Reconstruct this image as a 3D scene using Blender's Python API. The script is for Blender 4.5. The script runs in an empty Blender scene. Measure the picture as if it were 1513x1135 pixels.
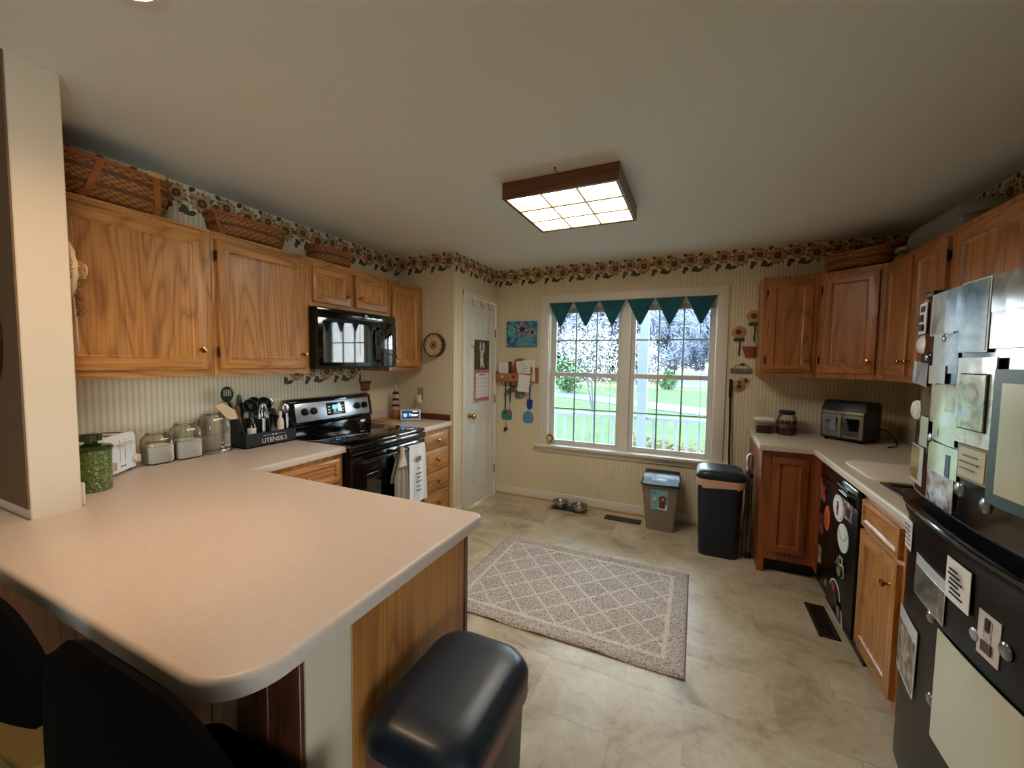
import bpy, bmesh, math, random
from mathutils import Vector as V, Matrix as MX
RD = random.Random(11)
sc = bpy.context.scene
COL = sc.collection
PI = math.pi

# ------------------------------------------------------------------ materials
def lin(c):
    c /= 255.0
    return c / 12.92 if c <= .04045 else ((c + .055) / 1.055) ** 2.4
def S(r, g, b): return (lin(r), lin(g), lin(b), 1)
def new(name):
    m = bpy.data.materials.new(name); m.use_nodes = True
    nt = m.node_tree
    return m, nt, nt.nodes['Principled BSDF']
def nd(nt, t, ins=None, **kw):
    n = nt.nodes.new(t)
    for k, v in kw.items(): setattr(n, k, v)
    for k, v in (ins or {}).items():
        if isinstance(v, bpy.types.NodeSocket): nt.links.new(v, n.inputs[k])
        else: n.inputs[k].default_value = v
    return n
def math_(nt, op, a, b=0.0, c=0.0):
    n = nd(nt, 'ShaderNodeMath', operation=op)
    for i, v in enumerate((a, b, c)):
        if isinstance(v, bpy.types.NodeSocket): nt.links.new(v, n.inputs[i])
        else: n.inputs[i].default_value = v
    return n.outputs[0]
def ramp(nt, fac, stops, interp='LINEAR'):
    n = nd(nt, 'ShaderNodeValToRGB', {'Fac': fac})
    cr = n.color_ramp; cr.interpolation = interp
    while len(cr.elements) < len(stops): cr.elements.new(.5)
    for e, (p, c) in zip(cr.elements, stops): e.position = p; e.color = c
    return n.outputs['Color']
def mixc(nt, fac, a, b, mode='MIX'):
    n = nd(nt, 'ShaderNodeMix', data_type='RGBA', blend_type=mode)
    for i, v in ((0, fac), (6, a), (7, b)):
        if isinstance(v, bpy.types.NodeSocket): nt.links.new(v, n.inputs[i])
        else: n.inputs[i].default_value = v
    return n.outputs[2]
def coord(nt, kind='Object', scale=(1, 1, 1)):
    tc = nd(nt, 'ShaderNodeTexCoord')
    return nd(nt, 'ShaderNodeMapping', {'Vector': tc.outputs[kind], 'Scale': scale}).outputs[0]
def noise(nt, vec, scale, detail=2, dist=0, rough=.5):
    return nd(nt, 'ShaderNodeTexNoise', {'Vector': vec, 'Scale': scale, 'Detail': detail, 'Distortion': dist, 'Roughness': rough}).outputs['Fac']
def bump(nt, b, h, strength, dist=.01):
    n = nd(nt, 'ShaderNodeBump', {'Height': h, 'Strength': strength, 'Distance': dist})
    nt.links.new(n.outputs[0], b.inputs['Normal'])
def P(name, c, rough=.5, metal=0, var=0, vs=20, bmp=0, bs=200, coat=0, spec=.5, emit=None, es=0, trans=0, ior=1.45, sheen=0):
    m, nt, b = new(name)
    b.inputs['Base Color'].default_value = c
    b.inputs['Roughness'].default_value = rough; b.inputs['Metallic'].default_value = metal
    b.inputs['Coat Weight'].default_value = coat; b.inputs['Coat Roughness'].default_value = .08
    b.inputs['Specular IOR Level'].default_value = spec; b.inputs['Transmission Weight'].default_value = trans
    b.inputs['IOR'].default_value = ior; b.inputs['Sheen Weight'].default_value = sheen
    if emit: b.inputs['Emission Color'].default_value = emit; b.inputs['Emission Strength'].default_value = es
    if var:
        f = noise(nt, coord(nt), vs, 3)
        lo = tuple(x * (1 - var) for x in c[:3]) + (1,); hi = tuple(min(1, x * (1 + var)) for x in c[:3]) + (1,)
        nt.links.new(ramp(nt, f, [(.3, lo), (.7, hi)]), b.inputs['Base Color'])
    if bmp: bump(nt, b, noise(nt, coord(nt), bs, 2), bmp, .002)
    return m
def oak(name, light, dark, axis='z', rough=.38, fig=15.0, coat=.25):
    m, nt, b = new(name)
    k = {'x': (.13, 1, 1), 'y': (1, .13, 1), 'z': (1, 1, .13)}[axis]
    f = {'x': (3, 120, 120), 'y': (120, 3, 120), 'z': (120, 120, 3)}[axis]
    tc = nd(nt, 'ShaderNodeTexCoord')
    oi = nd(nt, 'ShaderNodeObjectInfo')
    off = nd(nt, 'ShaderNodeVectorMath', {0: tc.outputs['Object']}, operation='ADD')
    sc_ = math_(nt, 'MULTIPLY', oi.outputs['Random'], 9.0)
    nt.links.new(sc_, off.inputs[1])
    v1 = nd(nt, 'ShaderNodeMapping', {'Vector': off.outputs[0], 'Scale': k}).outputs[0]
    v2 = nd(nt, 'ShaderNodeMapping', {'Vector': off.outputs[0], 'Scale': f}).outputs[0]
    n1 = noise(nt, v1, 5.5, 1.5, .15)
    pp = math_(nt, 'PINGPONG', math_(nt, 'MULTIPLY', n1, fig), .5)
    fg = math_(nt, 'POWER', math_(nt, 'MULTIPLY', pp, 2.0), 2.2)
    n2 = noise(nt, v2, 1.0, 2)
    mid = tuple((a + c) / 2 for a, c in zip(light, dark))
    c1 = ramp(nt, fg, [(0, tuple(min(1, a * 1.08) for a in light)), (.55, tuple(.8 * a + .2 * c for a, c in zip(light, dark))), (.85, mid), (1, tuple(.45 * a + .55 * c for a, c in zip(light, dark)))])
    fib = ramp(nt, n2, [(.36, dark), (.56, (1, 1, 1, 1))])
    c2 = mixc(nt, .30, c1, fib, 'MULTIPLY')
    big = noise(nt, v1, 2.0, 1)
    c3 = mixc(nt, 1.0, c2, ramp(nt, big, [(.3, (.86, .84, .8, 1)), (.7, (1.08, 1.06, 1.02, 1))]), 'MULTIPLY')
    nt.links.new(c3, b.inputs['Base Color'])
    b.inputs['Roughness'].default_value = rough
    b.inputs['Coat Weight'].default_value = coat; b.inputs['Coat Roughness'].default_value = .25
    bump(nt, b, n2, .08, .001)
    return m
def glassy(name, tint=(1, 1, 1, 1), refl=1.0, rough=.02):
    m, nt, b = new(name); nt.nodes.remove(b)
    out = [n for n in nt.nodes if n.type == 'OUTPUT_MATERIAL'][0]
    fr = nd(nt, 'ShaderNodeFresnel', {'IOR': 1.45})
    tr = nd(nt, 'ShaderNodeBsdfTransparent', {'Color': tint})
    gl = nd(nt, 'ShaderNodeBsdfGlossy', {'Color': (1, 1, 1, 1), 'Roughness': rough})
    mx = nd(nt, 'ShaderNodeMixShader', {0: math_(nt, 'MULTIPLY', fr.outputs[0], refl), 1: tr.outputs[0], 2: gl.outputs[0]})
    nt.links.new(mx.outputs[0], out.inputs[0])
    return m
def emis(name, c, s, var=0):
    m, nt, b = new(name)
    b.inputs['Base Color'].default_value = (.03, .03, .03, 1); b.inputs['Roughness'].default_value = .3
    b.inputs['Emission Color'].default_value = c; b.inputs['Emission Strength'].default_value = s
    return m
def prnt(name, cols, scale=3.0, rough=.3, seed=0.0, detail=3, dist=.4, coat=0, kind='Object', interp='LINEAR'):
    m, nt, b = new(name)
    tc = nd(nt, 'ShaderNodeTexCoord')
    v = nd(nt, 'ShaderNodeMapping', {'Vector': tc.outputs[kind], 'Location': (seed, seed * 1.7, seed * .6)}).outputs[0]
    f = noise(nt, v, scale, detail, dist)
    n = len(cols)
    st = [(.28 + .44 * i / max(1, n - 1), c) for i, c in enumerate(cols)]
    nt.links.new(ramp(nt, f, st, interp), b.inputs['Base Color'])
    b.inputs['Roughness'].default_value = rough; b.inputs['Coat Weight'].default_value = coat; b.inputs['Coat Roughness'].default_value = .1; b.inputs['Coat IOR'].default_value = 1.9
    return m

OAKL, OAKD = S(188, 132, 70), S(128, 76, 34)
oakz, oakx, oaky = oak('oak_upright', OAKL, OAKD, 'z'), oak('oak_along_x', OAKL, OAKD, 'x'), oak('oak_along_y', OAKL, OAKD, 'y')
OAKR, OAKRD = S(176, 116, 64), S(120, 68, 34)
oakz2, oakx2, oaky2 = oak('oak_darker_upright', OAKR, OAKRD, 'z', fig=9), oak('oak_darker_x', OAKR, OAKRD, 'x', fig=9), oak('oak_darker_y', OAKR, OAKRD, 'y', fig=9)  # somewhat darker, redder oak for the sink-side wall cabinets
veneer = oak('oak_veneer_panel', S(190, 130, 66), S(140, 84, 36), 'z', fig=6)
walnut = oak('dark_wood', S(118, 68, 40), S(58, 30, 16), 'z', fig=8)
walnuty = oak('dark_wood_fixture', S(124, 74, 48), S(80, 44, 26), 'x', fig=6)
mahog = oak('reddish_board', S(96, 46, 24), S(56, 24, 12), 'x', fig=6)
paint = P('white_trim_paint', S(226, 220, 206), .4, var=.02, vs=6)
doorpaint = P('white_door_paint', S(226, 226, 218), .38, var=.015, vs=5)
colpaint = P('off_white_wall_paint', S(208, 192, 168), .7, bmp=.05, bs=300)
wallbeige = P('dining_wall_paint', S(150, 122, 90), .75, bmp=.05, bs=300)
ceilm = P('ceiling_paint', S(236, 237, 228), .85, bmp=.12, bs=180)
lamin = P('counter_laminate', S(206, 189, 175), .36, var=.028, vs=60, spec=.4)
lamin2 = P('counter_laminate_grey', S(200, 188, 168), .34, var=.045, vs=95, spec=.4)
blackg = P('black_gloss', S(8, 9, 11), .09, coat=.6, spec=.6)
blackf = P('black_fridge_enamel', S(7, 7, 8), .3, bmp=.05, bs=500, spec=.25)
blackfz = P('black_freezer_gloss', S(14, 15, 16), .12, coat=.8, spec=.6)
blackp = P('black_plastic', S(17, 18, 20), .42)
blacks = P('black_satin', S(24, 25, 28), .36, var=.1, vs=9)
lidm = P('bin_lid_black_sheen', S(24, 34, 44), .36)  # black lid with the window's blue sheen put into its colour
binp = P('black_plastic_sheen', S(20, 30, 44), .36)  # black bin plastic, tinted blue to imitate window sheen
blackglass = P('black_glass', S(6, 7, 9), .03, spec=.5, ior=2.1)
leather = P('black_stool_cloth', S(5, 4, 4), .9, spec=.06)
olive = P('olive_seat_cloth', S(98, 78, 30), .9, bmp=.3, bs=500)
steel = P('brushed_steel', S(190, 190, 190), .25, 1, bmp=.05, bs=300)
chrome = P('chrome', S(225, 225, 228), .07, 1)
silverp = P('silver_panel', S(196, 206, 218), .3, .8)
bronze = P('bronze_knob', S(186, 122, 72), .22, 1)
brass = P('brass', S(196, 150, 60), .2, 1)
darkmetal = P('dark_hinge', S(40, 30, 24), .45, .6)
white = P('white_plastic', S(234, 232, 226), .32)
whitem = P('white_matte', S(228, 226, 222), .8)
cream = P('cream_plastic', S(214, 202, 176), .45)
papr = P('paper', S(232, 230, 224), .7)
grayp = P('grey_plastic', S(142, 138, 130), .5)
tealp = P('teal_dark_lid', S(22, 46, 54), .25)
terra = P('terracotta', S(142, 78, 60), .75, var=.15, vs=40)
inkb = P('ink_black', S(26, 24, 24), .7)
inkg = P('ink_grey', S(112, 112, 120), .7)
pane = glassy('window_pane', (.97, .99, .985, 1), .8)
jarglass = glassy('jar_glass', (.955, .955, .93, 1), .9, .03)
greenglass = glassy('green_glass', (.36, .50, .10, 1), 1.3, .04)
flour = P('flour', S(244, 236, 222), .9, var=.04, vs=60)

def wallpaper():
    m, nt, b = new('striped_wallpaper')
    g = nd(nt, 'ShaderNodeNewGeometry')
    sp = nd(nt, 'ShaderNodeSeparateXYZ', {0: g.outputs['Position']})
    u = math_(nt, 'ADD', sp.outputs[0], sp.outputs[1])
    s = math_(nt, 'SINE', math_(nt, 'MULTIPLY', u, 2 * PI / .0255))
    s2 = math_(nt, 'SINE', math_(nt, 'MULTIPLY', u, 2 * PI / .0085))
    t = math_(nt, 'MULTIPLY_ADD', s, .5, .5)
    t = math_(nt, 'MULTIPLY_ADD', s2, .07, t)
    c = ramp(nt, t, [(.25, S(212, 199, 166)), (.65, S(230, 218, 188))])
    nt.links.new(c, b.inputs['Base Color']); b.inputs['Roughness'].default_value = .62
    return m
wallp = wallpaper()

def floor_mat():
    m, nt, b = new('vinyl_stone_tile')
    g = nd(nt, 'ShaderNodeNewGeometry')
    br = nd(nt, 'ShaderNodeTexBrick', {'Vector': g.outputs['Position'], 'Scale': 1.0, 'Mortar Size': .0016, 'Brick Width': .61, 'Row Height': .305,
            'Color1': (.86, .85, .83, 1), 'Color2': (1.08, 1.07, 1.04, 1), 'Mortar': (.80, .77, .70, 1), 'Bias': 0.0, 'Mortar Smooth': .3}, offset=.42)
    idn = nd(nt, 'ShaderNodeVectorMath', {0: g.outputs['Position'], 1: br.outputs['Color']}, operation='ADD')
    a = noise(nt, idn.outputs[0], 2.6, 5, .8, .62)
    base = ramp(nt, a, [(.30, S(140, 122, 94)), (.44, S(178, 163, 136)), (.6, S(198, 186, 162)), (.75, S(210, 200, 180))])
    d = noise(nt, g.outputs['Position'], 26, 6, .4, .7)
    base2 = mixc(nt, .5, base, ramp(nt, d, [(.34, (.72, .68, .6, 1)), (.5, (1, 1, 1, 1)), (.7, (1.05, 1.05, 1.04, 1))]), 'MULTIPLY')
    c = mixc(nt, 1.0, base2, br.outputs['Color'], 'MULTIPLY')
    nt.links.new(c, b.inputs['Base Color']); b.inputs['Roughness'].default_value = .38
    b.inputs['Specular IOR Level'].default_value = .45
    bump(nt, b, math_(nt, 'ADD', br.outputs['Fac'], math_(nt, 'MULTIPLY', d, -.4)), .12, -.002)
    return m
floorm = floor_mat()

def rug_mat(x0, x1, y0, y1):
    m, nt, b = new('tufted_rug_pile')
    g = nd(nt, 'ShaderNodeNewGeometry')
    sp = nd(nt, 'ShaderNodeSeparateXYZ', {0: g.outputs['Position']})
    wob = noise(nt, g.outputs['Position'], 38, 2)
    X = math_(nt, 'MULTIPLY_ADD', wob, .02, math_(nt, 'SUBTRACT', sp.outputs[0], x0 + .01))
    Y = math_(nt, 'MULTIPLY_ADD', wob, -.02, math_(nt, 'SUBTRACT', sp.outputs[1], y0 - .01))
    w, h = x1 - x0, y1 - y0
    dx = math_(nt, 'MINIMUM', X, math_(nt, 'SUBTRACT', w, X)); dy = math_(nt, 'MINIMUM', Y, math_(nt, 'SUBTRACT', h, Y))
    dd = math_(nt, 'MINIMUM', dx, dy)
    a = math_(nt, 'ADD', math_(nt, 'DIVIDE', X, .205), math_(nt, 'DIVIDE', Y, .215)); c = math_(nt, 'SUBTRACT', math_(nt, 'DIVIDE', X, .205), math_(nt, 'DIVIDE', Y, .215))
    la = math_(nt, 'PINGPONG', a, .5); lc = math_(nt, 'PINGPONG', c, .5)
    lat = math_(nt, 'LESS_THAN', math_(nt, 'MINIMUM', la, lc), .045)
    inside = math_(nt, 'GREATER_THAN', dd, .105)
    line = math_(nt, 'MULTIPLY', lat, inside)
    bord = math_(nt, 'LESS_THAN', math_(nt, 'ABSOLUTE', math_(nt, 'SUBTRACT', dd, .098)), .013)
    ln = math_(nt, 'MAXIMUM', line, bord)
    fz = noise(nt, g.outputs['Position'], 95, 3)
    blot = noise(nt, g.outputs['Position'], 5, 4)
    grey = ramp(nt, fz, [(.33, S(134, 120, 108)), (.5, S(188, 176, 164)), (.7, S(208, 198, 186))])
    grey = mixc(nt, .6, grey, ramp(nt, blot, [(.3, (.78, .74, .7, 1)), (.55, (1, 1, 1, 1))]), 'MULTIPLY')
    cr = ramp(nt, fz, [(.3, S(184, 172, 157)), (.6, S(222, 212, 198))])
    nt.links.new(mixc(nt, ln, grey, cr), b.inputs['Base Color']); b.inputs['Roughness'].default_value = .95
    bump(nt, b, math_(nt, 'MULTIPLY_ADD', ln, .5, fz), .9, .012)
    return m

def weave(name, light, dark, sx=26, sz=48):
    m, nt, b = new(name)
    tc = nd(nt, 'ShaderNodeTexCoord'); sp = nd(nt, 'ShaderNodeSeparateXYZ', {0: tc.outputs['Object']})
    ang = math_(nt, 'MULTIPLY', math_(nt, 'ADD', sp.outputs[0], sp.outputs[1]), sx * 2 * PI)
    row = math_(nt, 'MULTIPLY', sp.outputs[2], sz * 2 * PI)
    w = math_(nt, 'MULTIPLY', math_(nt, 'SINE', ang), math_(nt, 'SINE', row))
    st = math_(nt, 'SINE', math_(nt, 'MULTIPLY', sp.outputs[2], sz * .35 * 2 * PI))
    h = math_(nt, 'MULTIPLY_ADD', w, .5, .5)
    c = mixc(nt, math_(nt, 'GREATER_THAN', st, .6), ramp(nt, h, [(.1, dark), (.8, light)]), dark)
    c = mixc(nt, .25, c, ramp(nt, noise(nt, coord(nt), 60), [(.3, dark), (.7, light)]))
    nt.links.new(c, b.inputs['Base Color']); b.inputs['Roughness'].default_value = .6
    bump(nt, b, h, .8, .004)
    return m
wick = weave('woven_splint', S(182, 118, 56), S(88, 48, 22))
wickh = P('basket_hoop', S(158, 92, 44), .5, var=.15, vs=30)
strawm = weave('straw', S(204, 160, 82), S(140, 98, 42), 60, 70)

# ------------------------------------------------------------------ mesh builder
WM = {}
class MB:
    def __init__(s): s.bm = bmesh.new(); s.mats = []; s.mi = 0; s.T = MX.Identity(4)
    def m(s, mat):
        if mat not in s.mats: s.mats.append(mat)
        s.mi = s.mats.index(mat); return s
    def at(s, T): s.T = T; return s
    def add(s, tb, keepmi=False):
        if not keepmi:
            for f in tb.faces: f.material_index = s.mi
        tb.transform(s.T)
        me = bpy.data.meshes.new('t'); tb.to_mesh(me); tb.free()
        s.bm.from_mesh(me); bpy.data.meshes.remove(me); return s
    def box(s, x0, x1, y0, y1, z0, z1, bev=0, seg=2):
        tb = bmesh.new(); bmesh.ops.create_cube(tb, size=1)
        for v in tb.verts: v.co = V(((x0 + x1) / 2 + v.co.x * (x1 - x0), (y0 + y1) / 2 + v.co.y * (y1 - y0), (z0 + z1) / 2 + v.co.z * (z1 - z0)))
        if bev: bmesh.ops.bevel(tb, geom=list(tb.edges), offset=bev, segments=seg, affect='EDGES', profile=.5)
        return s.add(tb)
    def loft(s, secs, cap=True, close=True):
        tb = bmesh.new(); rows = [[tb.verts.new(p) for p in sec] for sec in secs]
        n = len(rows[0])
        for a, b in zip(rows, rows[1:]):
            for i in range(n if close else n - 1):
                j = (i + 1) % n
                try: tb.faces.new((a[i], a[j], b[j], b[i]))
                except ValueError: pass
        if cap and close:
            tb.faces.new(rows[0][::-1]); tb.faces.new(rows[-1])
        bmesh.ops.remove_doubles(tb, verts=tb.verts, dist=1e-6)
        bmesh.ops.recalc_face_normals(tb, faces=tb.faces)
        return s.add(tb)
    def cyl(s, p0, p1, r0, r1=None, n=16):
        p0, p1 = V(p0), V(p1); r1 = r0 if r1 is None else r1
        d = (p1 - p0).normalized(); a = d.orthogonal().normalized(); b = d.cross(a)
        ring = lambda p, r: [p + (a * math.cos(2 * PI * i / n) + b * math.sin(2 * PI * i / n)) * max(r, 1e-4) for i in range(n)]
        return s.loft([ring(p0, r0), ring(p1, r1)])
    def lathe(s, prof, c=(0, 0, 0), n=24, axis='z', sq=None):
        c = V(c); secs = []
        for r, h in prof:
            ring = []
            for i in range(n):
                t = 2 * PI * i / n; x, y = math.cos(t), math.sin(t); r_ = max(r, 2e-4)
                if sq:
                    k = (abs(x) ** sq + abs(y) ** sq) ** (-1 / sq); x *= k; y *= k
                x *= r_; y *= r_
                ring.append(c + (V((x, y, h)) if axis == 'z' else V((h, x, y)) if axis == 'x' else V((y, h, x))))
            secs.append(ring)
        return s.loft(secs)
    def tube(s, pts, r, n=8):
        pts = [V(p) for p in pts]; rs = r if isinstance(r, (list, tuple)) else [r] * len(pts)
        secs = []; a = None
        for i, p in enumerate(pts):
            d = (pts[min(i + 1, len(pts) - 1)] - pts[max(i - 1, 0)]).normalized()
            a = d.orthogonal().normalized() if a is None else (a - d * a.dot(d)).normalized()
            b = d.cross(a)
            secs.append([p + (a * math.cos(2 * PI * k / n) + b * math.sin(2 * PI * k / n)) * rs[i] for k in range(n)])
        return s.loft(secs)
    def prism(s, pts, off, bev=0, seg=2, pred=None):
        tb = bmesh.new(); off = V(off)
        a = [tb.verts.new(p) for p in pts]; b = [tb.verts.new(V(p) + off) for p in pts]
        tb.faces.new(a[::-1]); tb.faces.new(b); n = len(a)
        for i in range(n): tb.faces.new((a[i], a[(i + 1) % n], b[(i + 1) % n], b[i]))
        bmesh.ops.recalc_face_normals(tb, faces=tb.faces)
        if bev:
            es = [e for e in tb.edges if pred is None or pred((e.verts[0].co + e.verts[1].co) / 2, e)]
            bmesh.ops.bevel(tb, geom=es, offset=bev, segments=seg, affect='EDGES', profile=.5)
        return s.add(tb)
    def ball(s, c, r, u=16, v=10):
        r = (r, r, r) if isinstance(r, (int, float)) else r
        tb = bmesh.new(); bmesh.ops.create_uvsphere(tb, u_segments=u, v_segments=v, radius=1)
        for q in tb.verts: q.co = V((c[0] + q.co.x * r[0], c[1] + q.co.y * r[1], c[2] + q.co.z * r[2]))
        return s.add(tb)
    def poly(s, pts):
        tb = bmesh.new(); tb.faces.new([tb.verts.new(p) for p in pts]); return s.add(tb)
    def text(s, txt, size, T, ext=.0006):
        cu = bpy.data.curves.new('txt', 'FONT'); cu.body = txt; cu.size = size; cu.extrude = ext; cu.align_x = 'CENTER'; cu.align_y = 'CENTER'
        o = bpy.data.objects.new('txt', cu); COL.objects.link(o)
        me = o.to_mesh(); tb = bmesh.new(); tb.from_mesh(me); o.to_mesh_clear()
        bpy.data.objects.remove(o); bpy.data.curves.remove(cu)
        tb.transform(T); return s.add(tb)
    def build(s, name, parent=None, loc=None, mat=None, smooth=True):
        bm = s.bm
        if parent is not None: T = WM[parent].inverted()
        elif loc is not None: T = MX.Translation(V(loc)).inverted()
        else: T = MX.Identity(4)
        bm.transform(T)
        if smooth:
            for f in bm.faces: f.smooth = True
            for e in bm.edges:
                if len(e.link_faces) != 2 or e.calc_face_angle(4) > .62: e.smooth = False
        me = bpy.data.meshes.new(name); bm.to_mesh(me); bm.free()
        for m in s.mats: me.materials.append(m)
        o = bpy.data.objects.new(name, me); COL.objects.link(o)
        if parent is not None: o.parent = parent; WM[o] = WM[parent]
        else:
            if loc is not None: o.location = loc
            WM[o] = MX.Translation(V(loc)) if loc is not None else MX.Identity(4)
        return o
def B(mat): return MB().m(mat)
def tag(o, label=None, cat=None, group=None, kind=None):
    if label: o['label'] = label
    if cat: o['category'] = cat
    if group: o['group'] = group
    if kind: o['kind'] = kind
    return o
def thing(name, label, cat, loc, group=None):
    o = bpy.data.objects.new(name, None); COL.objects.link(o); o.location = loc; o.empty_display_size = .05
    WM[o] = MX.Translation(V(loc)); return tag(o, label, cat, group)
def struct(mb, name, label=None, smooth=True, parent=None):
    o = mb.build(name, parent, smooth=smooth)
    if parent is None: tag(o, label, None, None, 'structure')
    return o
def dup(root, loc, label=None, group=None, rz=0, scale=1):
    r = root.copy(); COL.objects.link(r); r.location = loc; r.rotation_euler = (0, 0, rz); r.scale = (scale,) * 3
    if label: r['label'] = label
    if group: r['group'] = group
    for ch in root.children:
        c = ch.copy(); COL.objects.link(c); c.parent = r
        for g in ch.children:
            d = g.copy(); COL.objects.link(d); d.parent = c
    return r
def frame(o, u, n):
    u, n = V(u).normalized(), V(n).normalized(); z = V((0, 0, 1)); o = V(o)
    return MX(((u.x, n.x, z.x, o.x), (u.y, n.y, z.y, o.y), (u.z, n.z, z.z, o.z), (0, 0, 0, 1)))
def wallT(c, u, n, up=(0, 0, 1)):   # text / flat things: local x -> u, local y -> up, local z -> outward n
    u, n, up, c = V(u).normalized(), V(n).normalized(), V(up).normalized(), V(c)
    return MX(((u.x, up.x, n.x, c.x), (u.y, up.y, n.y, c.y), (u.z, up.z, n.z, c.z), (0, 0, 0, 1)))
def rrect(cx, cy, hx, hy, r, z, n=5):
    out = []
    for sx, sy, a0 in ((1, 1, 0), (-1, 1, PI / 2), (-1, -1, PI), (1, -1, 1.5 * PI)):
        for i in range(n + 1):
            a = a0 + i * PI / 2 / n
            out.append((cx + sx * (hx - r) + r * math.cos(a), cy + sy * (hy - r) + r * math.sin(a), z))
    return out
def ell(c, u, w, ru, rw, n=24):
    c, u, w = V(c), V(u), V(w)
    return [c + u * ru * math.cos(2 * PI * i / n) + w * rw * math.sin(2 * PI * i / n) for i in range(n)]

# ------------------------------------------------------------------ camera
RC = ((0.90843138, 0.41785491, 0.01223549), (0.03586741, -0.04874902, -0.99816685), (-0.41649245, 0.90720494, -0.05927251))
CAMZ = 1.475
cd = bpy.data.cameras.new('camera'); cam = bpy.data.objects.new('camera', cd); COL.objects.link(cam)
r, d, f = (V(x) for x in RC)
cam.matrix_world = MX(((r.x, -d.x, -f.x, 0), (r.y, -d.y, -f.y, 0), (r.z, -d.z, -f.z, CAMZ), (0, 0, 0, 1)))
cd.sensor_fit = 'HORIZONTAL'; cd.sensor_width = 36; cd.lens = 592.452 / 1513 * 36; cd.clip_start = .02; cd.clip_end = 400
sc.camera = cam

# ------------------------------------------------------------------ room shell
CH, XL, XR, YB, YP, XP = 2.44, -2.65, 1.42, 3.945, 3.085, -2.0
WX0, WX1, WZ0, WZ1 = -1.40, 0.15, .60, 2.065         # window opening
DY0, DY1, DZ = 3.29, 3.90, 2.075                     # pantry door opening
DX0, DY = -4.6, -3.4                                 # dining room extents
struct(B(floorm).box(-5, XR + .12, DY - .1, YB + .14, -.08, 0), 'floor')
struct(B(ceilm).box(-5, XR + .12, DY - .1, YB + .14, CH, CH + .12), 'ceiling')
struct(B(wallp).box(XL - .12, XL, .655, YP + .12, 0, CH), 'wall_left')
w = B(wallp)
w.box(XL, WX0, YB, YB + .14, 0, CH).box(WX1, XR + .12, YB, YB + .14, 0, CH).box(WX0, WX1, YB, YB + .14, 0, WZ0).box(WX0, WX1, YB, YB + .14, WZ1, CH)
struct(w, 'wall_back')
struct(B(wallp).box(XL, XP, YP, YP + .1, 0, CH), 'wall_pantry_front')
w = B(wallp)
w.box(XP - .1, XP, YP + .1, DY0, 0, CH).box(XP - .1, XP, DY1, YB, 0, CH).box(XP - .1, XP, DY0, DY1, DZ, CH)
struct(w, 'wall_pantry_side')
struct(B(wallp).box(XR, XR + .12, DY - .1, -2.5, 0, CH).box(XR, XR + .12, -.5, YB, 0, CH).box(XR, XR + .12, -2.5, -.5, 0, .3).box(XR, XR + .12, -2.5, -.5, 2.1, CH), 'wall_right')
g = struct(B(paint).box(XR + .03, XR + .09, -2.5, -2.44, .3, 2.1).box(XR + .03, XR + .09, -.56, -.5, .3, 2.1).box(XR + .03, XR + .09, -1.53, -1.47, .3, 2.1).box(XR + .03, XR + .09, -2.5, -.5, .3, .36).box(XR + .03, XR + .09, -2.5, -.5, 2.04, 2.1), 'added_fill_window')  # added window behind the camera, lets in extra fill daylight
B(pane).box(XR + .055, XR + .06, -2.44, -1.53, .36, 2.04).box(XR + .055, XR + .06, -1.47, -.56, .36, 2.04).build('pane', g, smooth=False)
struct(B(P('bounce_slab_pale', S(206, 204, 196), .8)).box(XR + .13, 8, -6, 2, -.12, -.08), 'bounce_slab')  # unseen pale slab, added to bounce daylight in through the added window
struct(B(colpaint).box(-4.7, -2.03, .530, .655, 0, CH, .003, 1).m(P('dining_face_brown', S(112, 84, 56), .8)).box(-4.7, -2.034, .525, .530, .95, CH), 'wall_divider')  # dining face is a thin sheet of darker brown
w = B(colpaint).box(-2.03, -.702, .537, .655, 0, .872)
struct(w, 'wall_peninsula')
pp = B(walnut)
for i in range(38):
    x0 = -4.58 + i * .102
    pp.box(x0 + .001, min(x0 + .101, -.704), .525, .537, 0, .872, .002, 1)
struct(pp, 'trim_peninsula_panelling')
# dining end of the house, behind the camera
w = B(wallbeige)
w.box(-5, XR, DY - .1, DY, 0, CH)
struct(w, 'wall_rear')
struct(B(wallbeige).box(-4.82, -4.7, DY, .655, 0, CH), 'wall_dining')
# baseboards
struct(B(paint).box(XP, .43, YB - .014, YB, 0, .095, .004).m(P('shoe_moulding', S(196, 160, 110), .5)).box(XP, .43, YB - .026, YB - .014, 0, .02, .004), 'baseboard_back')
struct(B(paint).box(XP, XP + .014, YP, DY0 - .065, 0, .095, .004), 'baseboard_pantry')

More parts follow.
